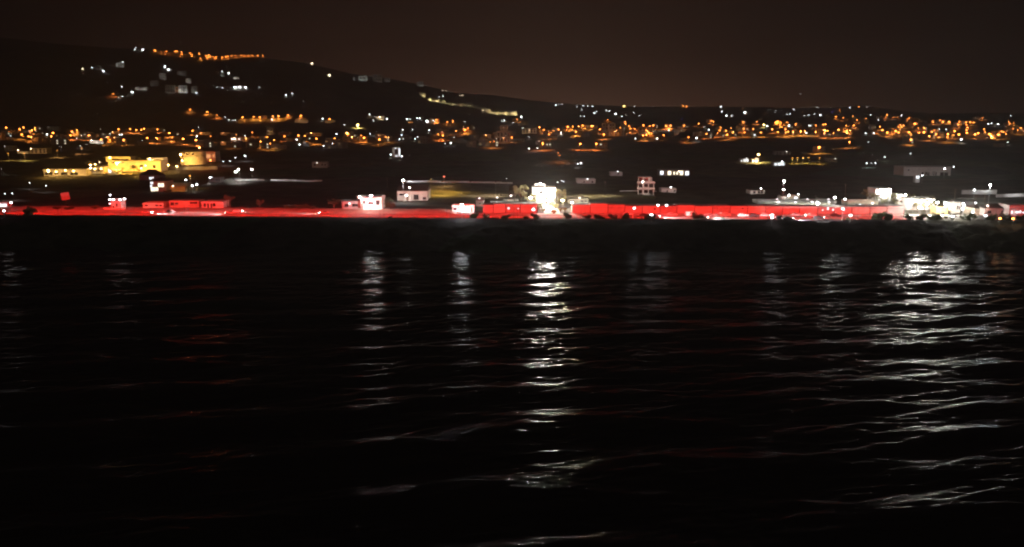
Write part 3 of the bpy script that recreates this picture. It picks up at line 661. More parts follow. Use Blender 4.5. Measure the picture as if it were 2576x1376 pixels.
for i, (c, x, y, hp, wd) in enumerate(BUSH):
    px, py = D(c, x, y); wr = 'left part' if px < 1100 else 'middle, below the blazing building' if px < 1500 else 'right half, before the long red wall' if px < 2150 else 'right end'
    o = tree('bush', px, py, hp * 1.3, 'dark %s bush silhouetted on the cliff edge, %s' % ('small low' if hp < 13 else 'big rounded', wr), 'bush', 'dark bushes on the cliff edge, ' + wr, wide=wd * 0.62)
    yy_ = float(edgeY(o.location.x)) - 2.2; sc_ = yy_ / o.location.y; o.location = (o.location.x * sc_, yy_, float(terr(o.location.x * sc_, yy_)) - 0.3); o.scale = tuple(q for q in o.scale)

# ------------------------------------------------------------------ town houses around the lamps
def house_proto(seed):
    r = random.Random(seed); root = thing('town_house', (0, 0, 0), 'h', 'house'); W, Dp, H = r.choice([(9, 8, 3.4), (12, 9, 6.3), (8, 8, 6.4), (15, 9, 3.6), (10, 9, 6.6), (7, 7, 3.4)])
    m = [CREAM, CREAM, OCHRE, WHITE, STONE, GREY][seed % 6]
    w = MB().box(-W / 2, W / 2, 0, Dp, -4, H)
    if seed % 2: w.box(-W / 2 + .5, W * .1, 2, Dp - .3, H + .2, H + 2.6)
    w.build('wall', m, root)
    if seed % 3: MB().box(-W / 2 - .15, W / 2 + .15, -.15, Dp + .15, H, H + .25).build('roof', m, root)
    else:
        p = MB(); b = W / 2 + .35; p.v = [Vector(q) for q in ((-b, -.4, H), (b, -.4, H), (b, Dp + .4, H), (-b, Dp + .4, H), (-b * .45, Dp / 2, H + 1.8), (b * .45, Dp / 2, H + 1.8))]; p.f = [(0, 1, 5, 4), (2, 3, 4, 5), (0, 4, 3), (1, 2, 5), (3, 2, 1, 0)]; p.build('roof', TILE, root)
    n = int(W / 3); fl = 2 if H > 5 else 1
    for f in range(fl):
        for i in range(n):
            x = -W / 2 + (i + .5) * W / n
            if f == 0 and i == n // 2: MB().box(x - .5, x + .5, -.07, -.01, 0, 2.2).build('door', WOOD, root); continue
            window(root, x - .55, x + .55, f * 3 + 1.0, f * 3 + 2.2, -.01, r.choice('ddddmld'))
    return root
HP = [house_proto(k) for k in range(12)]; HUSED = [False] * 12
def house(P, label, grp, rz, k=None, sc=1.0):
    k = random.randrange(12) if k is None else k
    if HUSED[k]: o = dup(HP[k])
    else: o = HP[k]; HUSED[k] = True
    o.location = P; o.rotation_euler = (0, 0, rz); o.scale = (sc * random.uniform(.85, 1.2), sc, sc * random.uniform(.9, 1.1)); tag(o, label, 'house', grp)
hn = 0
PL2 = sorted(PLACED, key=lambda q: random.random())
for x, y, kd in PL2:
    if kd not in 'oOwm' or y < 292 or y > 372: continue
    if random.random() > (0.75 if kd == 'o' else 0.35): continue
    P, _ = G(x, y, 6.0); 
    if hn > 255: break
    for q in range(1 if random.random() < .7 else 2):
        X = P.x + random.uniform(-9, 9) * (1 + q); Y = P.y + random.uniform(4, 12) + q * 10
        k = random.randrange(12); wh = where(x, y)
        house((X, Y, float(terr(X, Y)) - .1), '%s house lit by lamps %s' % (['cream', 'cream', 'ochre', 'white', 'stone', 'grey'][k % 6] + (' flat roofed' if k % 3 else ' tile roofed'), wh.replace('alone ', '')), 'houses ' + wh, random.uniform(-.5, .5), k); hn += 1
print('houses', hn)
TPAL = 0
for i in range(70):       # dark trees between the houses
    x, y, kd = PLACED[random.randrange(len(PLACED))]
    if not 285 < y < 372: continue
    P, _ = G(x + random.uniform(-9, 9), y + random.uniform(2, 9)); wh = where(x, y).replace('alone ', '')
    tree('broad', P.x, 0, 0, 'dark leafy tree between the lights ' + wh, 'tree', 'dark trees ' + wh, LEAFY, Y=P.y, m=random.uniform(7, 12), wide=random.uniform(.9, 1.3))

# ------------------------------------------------------------------ floodlit things
def wash(P, W, H, L, col, label, rho=0.6, d=None, grp=None, side=0.0, far=None):
    """added floodlight, not a seen lamp, on a pole before a facade, strong enough for a facade brightness L"""
    d = d or max(6.0, 0.75 * max(W, H)); hp = max(3.0, min(8.0, H))
    T = math.exp(HAZE * P.y); pw = 39.5 * d * d * L / rho * T
    X, Y = P.x + side * W, P.y - d
    return flood(0, 0, hp, label, pw, col, .3, 0, 'SPOT', E_WH2, grp, 'floodlight', (R(88), 0, math.atan2(side * W, d)), 112, Vector((X, Y, float(terr(X, Y)))))
def lit(c, cx, yb, wp, hp, name, label, cat, L, col, mat=WHITE, roof='flat', wins=(), doors=(), depth=8, rz=0.0, **k):
    kx = {'h': 2.576, 'i': 2.342, 'j': 2.576, 'k': 2.35}.get(c, 3.057)
    x, y = D(c, cx, yb); wd = wp / kx * .6289; hd = hp / kx * .6289
    root, P, W, H = bld(name, label, cat, x - wd / 2, x + wd / 2, y - hd, y, depth, mat, roof, wins, doors, rz, **k)
    if L: wash(P, W, H, L, col, ('warm' if col in (OR, YE) else 'white') + ' added pole floodlight before the ' + ' '.join(label.split()[:8]))
    return root, P, W, H
W4 = [(.08, .15, .2, .45, 'd'), (.3, .15, .42, .45, 'd'), (.58, .15, .7, .45, 'd'), (.8, .15, .92, .45, 'd'), (.08, .6, .2, .88, 'd'), (.3, .6, .42, .88, 'd'), (.58, .6, .7, .88, 'd'), (.8, .6, .92, .88, 'd')]
W3 = [(.12, .4, .24, .7, 'd'), (.62, .4, .74, .7, 'd'), (.82, .4, .92, .7, 'd')]
# left hill
for a in [(1240, 573, 92, 75, 'brightest of the pale blocks on the hill slope', .55, WHITE), (1296, 471, 46, 46, 'small square pale house above the brightest hill block', .32, WHITE), (1112, 572, 100, 78, 'dim pale block left of the brightest hill block', .12, CREAM), (1360, 572, 60, 66, 'dim block right of the brightest hill block', .09, CREAM), (1032, 432, 62, 62, 'narrow pale tower house below the two bright hill lamps', .32, WHITE),
          (943, 502, 78, 56, 'dim grey block left of the pale tower house', .10, GREY), (368, 333, 64, 32, 'low dim house at the left end of the hillside', .07, GREY), (1230, 390, 92, 44, 'dim block right of the two bright hill lamps', .06, GREY), (1786, 428, 54, 22, 'low white house with mast right on the hillside', .4, WHITE), (1646, 402, 24, 50, 'thin white chapel tower on the right of the hillside', .28, WHITE), (590, 308, 75, 44, 'pale house behind the large white hill lamp', .22, WHITE),
          (810, 540, 120, 26, 'long low building with white lit windows on the hillside', .5, WHITE), (1100, 345, 40, 20, 'little white house beside the two bright hill lamps', .3, WHITE), (1830, 526, 110, 24, 'low white building behind three bright lamps on the hillside', .3, WHITE)]:
    lit('h', a[0], a[1], a[2], a[3], 'hillside_house', a[4], 'house', a[5], (1, .97, .9), a[6], wins=W4 if a[3] > 50 else W3, depth=9)
for a in [(707, 287, 80, 44, 'bright white block on the ridge right of the warm lamps', .38), (842, 298, 84, 68, 'dim grey block beside the bright ridge block', .10), (935, 300, 50, 40, 'very dim house at the right of the ridge blocks', .05), (1243, 340, 58, 42, 'pale rounded building where the ridge drops', .22), (622, 286, 12, 32, 'thin white wall end left of the bright ridge block', .2)]:
    lit('i', a[0], a[1], a[2], a[3], 'ridge_building', a[4], 'building', a[5], (.95, 1, .95), WHITE, wins=W4 if a[3] > 50 else W3, depth=9)
# lit castle wall with trees along the falling ridge
cast = [(1236, 418), (1290, 445), (1355, 482), (1420, 490), (1480, 500), (1560, 518), (1650, 526), (1720, 528), (1780, 545), (1850, 572), (1915, 592), (1990, 602), (2060, 612), (2150, 618)]
for i in range(len(cast) - 1):
    (xa, ya), (xb, yb_) = D('i', *cast[i]), D('i', *cast[i + 1]); Pa, _ = G(xa, ya); Pb, _ = G(xb, yb_)
    if abs(Pa.y - Pb.y) > 250: Pb.y = Pa.y + 60; Pb.x = (xb - 1288) / FD * Pb.y; Pb.z = float(terr(Pb.x, Pb.y))
    Pm = (Pa + Pb) / 2; Ln = (Pb - Pa).xy.length; an = math.atan2(Pb.y - Pa.y, Pb.x - Pa.x); Pm.z = float(terr(Pm.x, Pm.y))
    hh = 9 if i % 3 else 15
    root = thing('terrace_wall', Pm, 'pale yellow lit stone terrace wall on the falling ridge, ' + ordn[i] + ' stretch from its upper end', 'wall', 'lit terrace walls on the ridge', an); root['kind'] = 'thing'
    MB().box(-Ln / 2, Ln / 2, 0, 1.2, -8, hh * .6).build('wall', STONE, root)
    m = MB()
    for q in np.arange(-Ln / 2, Ln / 2 - 3, 7.0): m.box(q, q + 3.5, .1, 1.1, hh * .6, hh * .6 + 1.4)
    m.build('battlement', STONE, root)
    for q in (-.3, .25): light('SPOT', (q * Ln, -9, 1.5), 9000 * [1, 4, 3, .8, 1.6, .7, 2.2, .3, .6, 1.5, 2.5, 1.8, 2.6, 1][i] * (1.5 if q > 0 else .5), (1, .84, .45), root, .5, (R(75), 0, 0), 150)
    for q in range(3):
        X = Pm.x + random.uniform(-.5, .5) * Ln; Y = Pm.y + random.uniform(-6, 14)
        tree('broad', X, 0, 0, 'tree lit yellow beside the terrace wall, ' + ordn[i] + ' stretch', 'tree', 'trees along the terrace wall, ' + ordn[i] + ' stretch', LEAFY, Y=Y, m=random.uniform(9, 17), wide=1.2)
# orange lit facades in the town (crop, centre x, base y, width, height, label, L)
for c, a, b, w_, h_, lb, L, col, mt in [('A', 430, 383, 82, 76, 'orange house with a dark arch below the bright lamps at the left', .55, OR, CREAM), ('A', 8, 340, 30, 90, 'tall orange facade cut by the left edge', .45, OR, CREAM), ('A', 650, 222, 140, 46, 'dim grey flat block on the skyline of the left town', .05, WM_, GREY), ('A', 1415, 255, 96, 24, 'long low orange facade under a lamp in the left town', .45, OR, CREAM), ('A', 1145, 295, 110, 30, 'low brown orange shed left of the long low facade', .3, OR, CREAM),
  ('A', 1180, 378, 160, 38, 'long white lit shop front in the left town', .9, (1, .85, .75), WHITE), ('A', 1335, 360, 46, 66, 'first of two glowing orange house fronts right of the shop front', .35, OR, OCHRE), ('A', 1428, 362, 62, 56, 'second of two glowing orange house fronts right of the shop front', .3, OR, OCHRE), ('A', 1935, 345, 84, 42, 'glowing orange house above the yellow complex', .5, OR, OCHRE), ('A', 470, 500, 205, 58, 'long ribbed orange wall building above the dark slope', .22, (1, .5, .18), CREAM), ('A', 105, 470, 96, 60, 'dim brown block left of the ribbed orange building', .04, WM_, GREY), ('A', 280, 500, 130, 18, 'low bright wall left of the ribbed orange building', .5, (1, .6, .3), CREAM),
  ('B', 660, 275, 140, 32, 'long brown orange block above the dome', .25, OR, CREAM), ('B', 930, 280, 130, 34, 'low brown house right of the dome roofs', .14, OR, CREAM), ('B', 1465, 275, 78, 86, 'tall striped tower block in the left town', .26, (1, .55, .22), CREAM), ('B', 1060, 350, 150, 44, 'house with two bright round white lamps on its front', .32, OR, CREAM), ('B', 1210, 360, 150, 46, 'wide rough orange house beside the two round white lamps', .36, OR, CREAM), ('B', 1650, 275, 150, 40, 'cluttered orange roofs right of the tower block', .22, OR, TILE), ('B', 920, 402, 110, 40, 'orange shed with a white gable above the dark trees', .3, OR, CREAM), ('B', 2000, 290, 190, 40, 'long low orange house above the dark field', .2, OR, CREAM), ('B', 1850, 128, 150, 40, 'long wall lit orange with white lamps above the town', .38, (1, .5, .2), STONE), ('B', 2200, 125, 120, 34, 'orange wall at the right end of the long lit wall', .36, (1, .5, .2), STONE), ('B', 1400, 78, 44, 42, 'small orange house beside a lamp on the upper road', .25, OR, OCHRE), ('B', 1905, 412, 76, 40, 'grey shed with white lamps on the dark field', .15, WH, GREY),
  ('C', 590, 285, 110, 42, 'orange church like front with a bright lamp', .5, OR, CREAM), ('C', 670, 360, 300, 66, 'long dark orange wall below the bright orange lamps', .12, OR, STONE), ('C', 980, 92, 90, 50, 'warm white house front on the upper road', .65, (1, .7, .4), WHITE), ('C', 1030, 305, 56, 36, 'small orange house right of the long dark wall', .4, OR, OCHRE), ('C', 1085, 322, 60, 32, 'bright orange shed beside the small orange house', .4, OR, CREAM), ('C', 975, 340, 84, 60, 'brown block with one orange lamp in the middle town', .18, OR, CREAM), ('C', 1350, 128, 54, 24, 'little orange house on the upper road', .45, OR, OCHRE), ('C', 1680, 122, 44, 44, 'orange house right of the white lamps on the upper road', .35, OR, OCHRE), ('C', 1910, 238, 64, 26, 'low orange front in the middle town', .42, OR, CREAM), ('C', 1745, 302, 80, 90, 'orange tower like house between two lamps', .2, OR, OCHRE), ('C', 1560, 125, 50, 30, 'white lit house on the upper road', .6, WH, WHITE),
  ('D', 970, 255, 180, 60, 'long two storey orange building with dark doors', .2, (1, .6, .3), CREAM), ('D', 1010, 248, 90, 46, 'pale front set before the long orange building', .26, (1, .65, .35), WHITE), ('D', 660, 230, 90, 76, 'brown apartment block on top of the middle town', .14, OR, CREAM), ('D', 655, 380, 170, 150, 'large brown orange block at the edge of the dark field', .11, OR, CREAM), ('D', 440, 330, 120, 60, 'rough orange lit bank of houses in the middle', .22, OR, STONE), ('D', 180, 235, 120, 46, 'orange roofs left of the middle', .2, OR, TILE), ('D', 815, 90, 44, 20, 'orange kiosk below the lit terrace wall', .3, YE, OCHRE), ('D', 1200, 270, 120, 50, 'rough orange building right of the long two storey one', .16, OR, STONE), ('D', 1090, 390, 80, 40, 'dim wall beside a single orange lamp', .06, OR, GREY), ('D', 1740, 195, 130, 40, 'dim orange block among lamps behind the big blaze', .14, OR, CREAM), ('D', 1940, 215, 160, 80, 'tile roofed church like building', .13, OR, CREAM), ('D', 2000, 290, 200, 60, 'wide brown front of the town edge', .12, OR, STONE),
  ('E', 170, 285, 260, 66, 'broad brown town block above the dark plain', .12, OR, CREAM), ('E', 560, 265, 180, 80, 'block among many orange lamps', .12, OR, CREAM), ('E', 780, 240, 130, 20, 'low pale wall with a white lamp at its left', .14, WM_, WHITE), ('E', 970, 240, 140, 30, 'low pale grey roofed hall', .1, WM_, GREY), ('E', 940, 275, 50, 26, 'small brown kiosk at the edge of the plain', .15, OR, CREAM), ('E', 1210, 290, 120, 50, 'dark brown front with one yellow gable', .08, OR, GREY), ('E', 1330, 285, 70, 34, 'yellow lit gable building at the town edge', .5, YE, OCHRE), ('E', 1625, 250, 30, 24, 'small yellow orange lit booth', .5, YE, OCHRE), ('E', 1880, 600, 90, 22, 'low orange house right of the lit white windows', .16, OR, OCHRE),
  ('k', 905, 437, 110, 44, 'flat block among orange lamps at the plain edge', .15, OR, CREAM), ('k', 800, 430, 90, 40, 'brown block left of the bright orange doorway', .12, OR, TILE), ('k', 660, 432, 90, 60, 'dim brown warehouse in the right town', .08, OR, CREAM), ('k', 1540, 360, 90, 66, 'round orange lit church front in the right town', .16, OR, OCHRE), ('k', 1360, 300, 90, 24, 'low rooftop row on the right hill', .1, OR, TILE), ('k', 1800, 325, 70, 24, 'red brown house row high in the right town', .3, (1, .4, .2), CREAM), ('k', 2050, 335, 150, 20, 'long orange lit wall high in the right town', .2, OR, CREAM), ('k', 1380, 425, 90, 40, 'orange house cluster above the dark plain', .18, OR, CREAM), ('k', 1730, 440, 80, 50, 'sloping lit street houses', .15, OR, CREAM), ('k', 2380, 440, 80, 40, 'orange front near the right edge of the town', .15, OR, CREAM), ('k', 2540, 440, 70, 30, 'brown front at the right edge of the town', .15, OR, CREAM)]:
    lit(c, a, b, w_, h_, 'town_building', lb, 'building', L * (1.7 if col not in (WH, WM_) else 1), col, mt, 'gable' if mt is TILE else 'flat', W4 if h_ > 44 else W3, depth=10)

# ------------------------------------------------------------------ the plain and the coast, thing by thing
def pool(c, x, y, h, power, col, label, r=.4, cone=150, name='floodlight', glow=None):
    """a lamp on a pole, shining down, its head at the pixel"""
    return flood(*D(c, x, y), h, label, power, col, r, 0, 'SPOT', glow, None, name, None, cone)
def flare(c, x, y, h, power, col, label, r=.5, glow=None, dy=0.0):
    o = flood(*D(c, x, y), h, label, power, col, r, dy, 'POINT', glow); return o
# --- the blazing villa in the middle
lit('D', 1150, 1112, 282, 190, 'villa', 'white villa blazing with floodlights in the middle of the shore', 'villa', 9, (1, .97, .88), WHITE, wins=[(.08, .12, .2, .4, 'l'), (.3, .12, .42, .4, 'l'), (.8, .12, .92, .4, 'l'), (.08, .6, .2, .85, 'l'), (.32, .62, .42, .85, 'd'), (.62, .6, .74, .85, 'l'), (.84, .62, .93, .85, 'd')], doors=[(.56, .68, .42)], depth=11)
lit('D', 1098, 925, 128, 46, 'rooftop_tower', 'square white stair tower showing above the blazing villa', 'tower', 6, (1, .9, .8), WHITE, wins=[(.4, .3, .6, .7, 'd')], depth=4)
for x, y, h, p in [(1075, 965, 7, 24000), (1165, 955, 8, 40000), (1250, 985, 7, 26000), (1205, 1090, 4, 9000)]:
    flare('D', x, y, h, p * 2.6, (1, .96, .86), 'blinding floodlight before the villa, ' + {1075: 'at its left end', 1165: 'at its middle', 1250: 'at its right end', 1205: 'low over the driveway'}[x])
flare('D', 985, 1050, 4, 26000, (1, .93, .7), 'added floodlight for the trees left of the blazing villa')  # this lamp and the next are added to light the garden trees
flare('D', 1375, 1085, 4, 40000, (1, .88, .45), 'added floodlight under the bright tree right of the blazing villa')
for i, (x, y, h_, wd) in enumerate([(960, 1130, 24, 1.2), (1030, 1140, 17, 1.5), (1110, 1150, 14, 1.6), (1300, 1135, 20, 1.3), (1385, 1140, 24, 1.2), (1330, 1110, 34, .8), (1020, 1120, 30, .8), (1240, 1150, 14, 1.4)][::1]): tree('broad', *D('D', x, y), h_, ['first', 'third', 'fourth', 'sixth', 'eighth', 'seventh', 'second', 'fifth'][i] + ' from the left of the lit trees close around the blazing villa', 'tree', 'garden trees around the blazing villa', LEAF_LIT, wide=wd)
tree('broad', *D('D', 870, 1105), 50, 'half lit tree left of the blazing villa', mat=LEAF_LIT, wide=1.05)
tree('broad', *D('D', 790, 1085), 42, 'darker tree left of the half lit one at the villa', mat=LEAF, wide=.9)
tree('broad', *D('D', 1338, 1122), 42, 'bright yellow green tree right of the blazing villa', mat=LEAF_LIT, wide=1.0)
tree('broad', *D('D', 1010, 1120), 22, 'small lit olive tree at the villa corner', mat=LEAF_LIT, wide=1.3)
for i, (x, y, h_) in enumerate([(1090, 1190, 17), (1140, 1215, 13), (1270, 1240, 15), (1290, 1175, 16), (1345, 1210, 14), (1400, 1205, 12)]):
    tree('bush', *D('D', x, y), h_, ordn[i] + ' from the left of the lit shrubs beside the villa driveway', 'shrub', 'lit shrubs beside the villa driveway', LEAF_LIT, wide=.8, name='garden_shrub')
P0, _ = G(*D('D', 1205, 1112)); xa = P0.x
dw = MB(); q = 0
for Y in np.linspace(float(edgeY(xa)) + 17.1, P0.y - 1, 14):
    zz = float(terr(xa, Y)) + .06; dw.v += [Vector((xa - 3.4, Y, max(zz, 8.0 + .06))), Vector((xa + 3.4, Y, max(zz, 8.06)))]
for q in range(13): dw.f.append((2 * q, 2 * q + 1, 2 * q + 3, 2 * q + 2))
tag(dw.build('driveway', PAVE), kind='structure')
lit('D', 1570, 1112, 240, 50, 'low_shed', 'long low tan shed right of the blazing villa', 'shed', .12, (1, .85, .6), CREAM, depth=12, wins=W3)
lit('D', 580, 1108, 165, 34, 'low_shed', 'low shed with dark roof and one white window left of the villa', 'shed', .06, (1, .8, .6), GREY, 'gable', wins=[(.38, .2, .5, .8, 'w')], depth=7)
lit('D', 745, 1085, 180, 38, 'low_shed', 'low shed with pale fascia and a lamp at its left end', 'shed', .18, (1, .8, .6), CREAM, 'gable', wins=W3, depth=7)
lit('D', 365, 1150, 96, 108, 'low_shed', 'dark little shed with brown roof right of the floodlit kiosk', 'shed', .05, (1, .8, .7), GREY, 'gable', wins=[(.4, .3, .6, .6, 'd')], depth=6)
lit('D', 1665, 870, 224, 52, 'flat_house', 'dim flat roofed white house on the dark plain right of the blaze', 'house', .06, WH, WHITE, wins=[(.35, .2, .42, .6, 'd'), (.8, .2, .88, .6, 'd')], depth=9)
lit('D', 2035, 775, 145, 42, 'flat_house', 'small dim white house farther back on the dark plain', 'house', .09, WH, WHITE, wins=[(.6, .4, .7, .8, 'd')], depth=8)
# --- floodlit kiosk
lit('D', 160, 1218, 262, 76, 'beach_kiosk', 'small white kiosk with a blinding lamp over its roof', 'kiosk', 5, WH, WHITE, wins=[(.06, .25, .2, .7, 'd')], doors=[(.84, .94, .75)], depth=7)
flare('D', 145, 1140, 5.5, 8000, WH, 'blinding lamp above the small white kiosk')
# --- white villa left of the middle
lit('C', 872, 1188, 255, 148, 'modern_house', 'white modern house under a star bright lamp', 'house', 3.6, (.95, 1, .95), WHITE, wins=[(.35, .45, .6, .62, 'd'), (.74, .4, .9, .75, 'd'), (.1, .5, .22, .7, 'd')], doors=[(.03, .1, .5)], depth=11)
lit('C', 760, 1120, 150, 92, 'house_wing', 'white angled wing left of the star bright lamp', 'house', 1.6, (.95, 1, .95), WHITE, wins=[(.2, .4, .5, .8, 'd')], depth=7, rz=-.5)
lit('C', 640, 1180, 230, 90, 'covered_terrace', 'low grey terrace house left of the star lit white house', 'house', .16, (.95, 1, .95), GREY, wins=[(.1, .3, .3, .7, 'd'), (.5, .3, .8, .7, 'd')], depth=9, rz=.25)
flare('C', 872, 1028, 7.5, 12000, (.95, 1, .97), 'star bright lamp over the white modern house')
tree('broad', *D('C', 1010, 1165), 22, 'small grey green tree right of the star lit house', mat=LEAFY, wide=1.2)
tree('broad', *D('C', 1110, 1190), 21, 'red lit rounded tree beside the star lit house', mat=LEAFY, wide=1.6)
tree('broad', *D('C', 1080, 1120), 22, 'dim tree between the star lit house and the warehouse', mat=LEAF, wide=1.5)
tree('broad', *D('C', 420, 1170), 24, 'red lit wide tree left of the terrace house', mat=LEAF, wide=1.8)
# --- warehouse, lamp post, yellow field and the long pale wall
lit('C', 1375, 1076, 370, 172, 'warehouse', 'long pale warehouse with dark gable roof', 'warehouse', .30, (1, .88, .68), WHITE, 'gable', rh=.33, wins=[(.55, .1, .7, .62, 'd'), (.85, .12, .95, .34, 'd'), (.08, .55, .3, .7, 'd')], doors=[(.3, .36, .5)], depth=16)
lit('C', 1320, 1080, 90, 70, 'entrance_porch', 'bright white porch against the warehouse front', 'porch', .9, (1, .93, .8), WHITE, doors=[(.3, .6, .8)], depth=2)
pool('C', 1262, 838, 10.5, 9000, WH, 'tall white lamp post behind the warehouse roof')
for c, x, y, h, p, lb, cl_ in [('C', 1765, 905, 5.4, 9000, 'tall thin lamp post with a red orange head over the yellow field', YE), ('C', 1600, 960, 6.5, 20000, 'first of the added dim amber lamps of the yellow field', (1, .6, .09)), ('C', 1740, 1010, 6.5, 26000, 'second of the added dim amber lamps of the yellow field', (1, .6, .09)), ('C', 1880, 975, 6.5, 16000, 'third of the added dim amber lamps of the yellow field', (1, .6, .09)),
                               ('D', 250, 1020, 7, 4000, 'added dim lamp over the tan ground left of the blazing villa', WM_), ('D', 560, 1020, 7, 14000, 'added dim lamp behind the low sheds left of the villa', WM_), ('D', 1620, 1030, 7, 16000, 'added dim lamp over the tan ground right of the villa', WM_), ('E', 60, 1020, 7, 9000, 'added dim lamp on the bare plot before the unfinished block', WM_)]:
    flood(0, 0, h, lb, p, cl_, .5, 0, 'SPOT', E_RED if h < 6 else GLASS, None, 'street_lamp_post', None, 165, G(*D(c, x, y))[0])  # all but the tall thin post are added to light the ground
for i in range(4): tree('bush', *D('C', 1575 + 46 * i, 1062 + 9 * i), 5, ordn[i] + ' of the tiny cypress shrubs at the yellow field edge', 'shrub', 'tiny shrubs in a row at the yellow field', LEAF, wide=.4, name='small_cypress')
def lowwall(c, xa_, xb_, y, hm, label, lights, mat=WHITE, name='boundary_wall', y2=None):
    (ax, ay), (bx_, by) = D(c, xa_, y), D(c, xb_, y2 or y); A, _ = G(ax, ay); B = Vector(((bx_ - 1288) / FD * (A.y * cp + 8), A.y + (0 if y2 is None else 0), 0)); Ln = B.x - A.x
    Pm = Vector(((A.x + B.x) / 2, A.y, A.z)); root = thing(name, Pm, label, 'wall'); root['kind'] = 'thing'
    n = max(6, int(Ln / 6)); w_ = MB(); cpg = MB()
    for i in range(n):
        x0 = -Ln / 2 + Ln * i / n; x1 = x0 + Ln / n; z0 = float(terr(Pm.x + (x0 + x1) / 2, Pm.y)) - Pm.z
        w_.box(x0, x1, 0, .3, z0 - 1.0, z0 + hm); cpg.box(x0, x1, -.05, .35, z0 + hm, z0 + hm + .1)
    w_.build('wall', mat, root); cpg.build('coping', CONC, root)
    for u, pw, col in lights: light('SPOT', (-Ln / 2 + u * Ln, -3.0, 2.6), pw * .25, col, root, .3, (R(70), 0, -1.25 if u < .5 else 0), 170)  # spots added to light the wall, without any lamp fixture
    return root
lowwall('C', 1285, 2600, 852, .9, 'long thin pale wall standing in for a lit road behind the warehouse', [(.02, 9000, WH), (.12, 2500, WH), (.3, 1500, WH), (.55, 500, WH), (.75, 300, WH)])  # this wall and the next stand in for a road lit by headlights
lowwall('B', 1475, 2110, 834, .8, 'long thin pale wall standing in for a lit road right of the forecourt lamps', [(.02, 5000, WH), (.2, 1500, WH), (.5, 900, WH), (.75, 500, WH)])
lowwall('B', 1020, 1400, 830, .7, 'short bright kerb wall below the two white forecourt lamps', [(.1, 5000, WH), (.5, 2500, WH)])
for x, y, n_, p in [(1082, 698, 'left', 16000), (1050, 732, 'lower left', 7000), (1245, 700, 'right', 14000)]: pool('B', x, y, 6.5, p, (.93, 1, .95), n_ + ' white lamp of the forecourt on the dark plain')
lit('B', 795, 852, 140, 50, 'flat_house', 'grey little house with a white lamp at its left corner', 'house', .1, WH, GREY, wins=W3, depth=7)
for x, y, lb in [(735, 805, 'white lamp at the left corner of the grey little house'), (440, 832, 'white lamp left of the low orange wall'), (520, 903, 'white lamp before the parked lights below the dome'), (573, 890, 'slanting white lamp right of the parked lights')]: pool('B', x, y, 3.2, 700, WH, lb, .2)
# --- unfinished three storey concrete block
P, _ = G(*D('E', 560, 1012)); k = scl(P); Wb = 195 / 3.057 * .6289 * k; sh = 225 / 3.057 * .6289 * k / 3.05
root = thing('unfinished_block', P, 'three storey pale concrete block with open bays', 'building', None, -.16)
col_ = MB(); slab = MB(); wl = MB()
for f in range(4):
    ex = .55 if f < 3 else .3
    slab.box(-Wb / 2 - ex, Wb / 2 + (.6 if f < 3 else -1.8), -.9 if f < 3 else .9, 10.2, f * sh - .12 + (.05 if f == 0 else 0), f * sh + .12)
for f in range(3):
    y0 = .15 if f < 2 else 1.2
    for u in (-.5, -.17, .17, .5):
        if f == 2 and u == .5: u = .36
        col_.box(u * Wb - .2 + (.2 if u < 0 else -.2) , u * Wb + .2 + (.2 if u < 0 else -.2), y0, y0 + .4, f * sh + .12, (f + 1) * sh - .12)
    wl.box(-Wb / 2 + .02, -Wb / 2 + .3, y0 + .45, 9.8, f * sh + .12, (f + 1) * sh - .12)
    wl.box(-Wb / 2 + .5, Wb / 2 - 1.9, 3.2, 3.45, f * sh + .12, (f + 1) * sh - .12)
    wl.box(-Wb * .17 + .1, Wb * .12, y0 + .5, y0 + .7, f * sh + .12, f * sh + 1.1)
slab.build('floor_slab', CONC, root); col_.build('column', WHITE, root); wl.build('wall', WHITE, root)
for f in range(3):
    for u in (-.36, .0, .30):
        if f == 2 and u > .2: continue
        window(root, u * Wb - .9, u * Wb + .9, f * sh + .8, f * sh + 2.5, 3.17, 'd', METAL)
b_ = MB()
for f in (1, 2): b_.box(-Wb / 2 - .4, Wb / 2 + .4, -.85, -.78, f * sh + .12, f * sh + .95)
b_.build('balcony_parapet', WHITE, root)
wash(P, Wb, 10, .20, (1, .86, .72), 'added floodlight on a pole before the unfinished concrete block', side=-.5, d=16)
lowwall('E', 240, 690, 968, .35, 'thin pale kerb running down from the unfinished block', [(.2, 700, (1, .85, .7)), (.7, 700, (1, .85, .7))])
for i, (x, y, h_) in enumerate([(540, 1050, 10), (590, 1065, 13), (650, 1070, 14)]): tree('bush', *D('E', x, y), h_, ordn[i] + ' dark shrub from the left at the foot of the unfinished block', 'shrub', 'dark shrubs at the unfinished block', LEAF, wide=.8, name='garden_shrub')
# --- lit veranda, sheds on the dark plain
r_, P, W, H = lit('E', 912, 772, 365, 66, 'veranda_house', 'long low house with a row of bright warm openings', 'house', .10, WM_, GREY, wins=[(.02, .2, .12, .85, 'w'), (.27, .15, .38, .85, 'l'), (.46, .2, .51, .7, 'l'), (.56, .2, .61, .7, 'l'), (.68, .12, .78, .9, 'l'), (.86, .1, .97, .8, 'w')], depth=10)
for u in (.18, .42, .65, .82): MB().box(-W / 2 + u * W - .12, -W / 2 + u * W + .12, -1.6, -1.36, -.5, H - .25).build('post', WHITE, r_)
lit('E', 840, 978, 182, 44, 'flat_house', 'small white flat roofed shed right of the unfinished block', 'shed', .22, (1, .95, .9), WHITE, wins=[(.36, .15, .44, .6, 'd'), (.86, .2, .95, .7, 'd')], depth=7)
lit('E', 1925, 995, 170, 58, 'flat_house', 'small white house with dark hip roof on the right plain', 'house', .35, (1, 1, .95), WHITE, 'hip', wins=[(.2, .2, .34, .8, 'd'), (.55, .2, .66, .8, 'd'), (.72, .2, .9, .85, 'd')], depth=9)
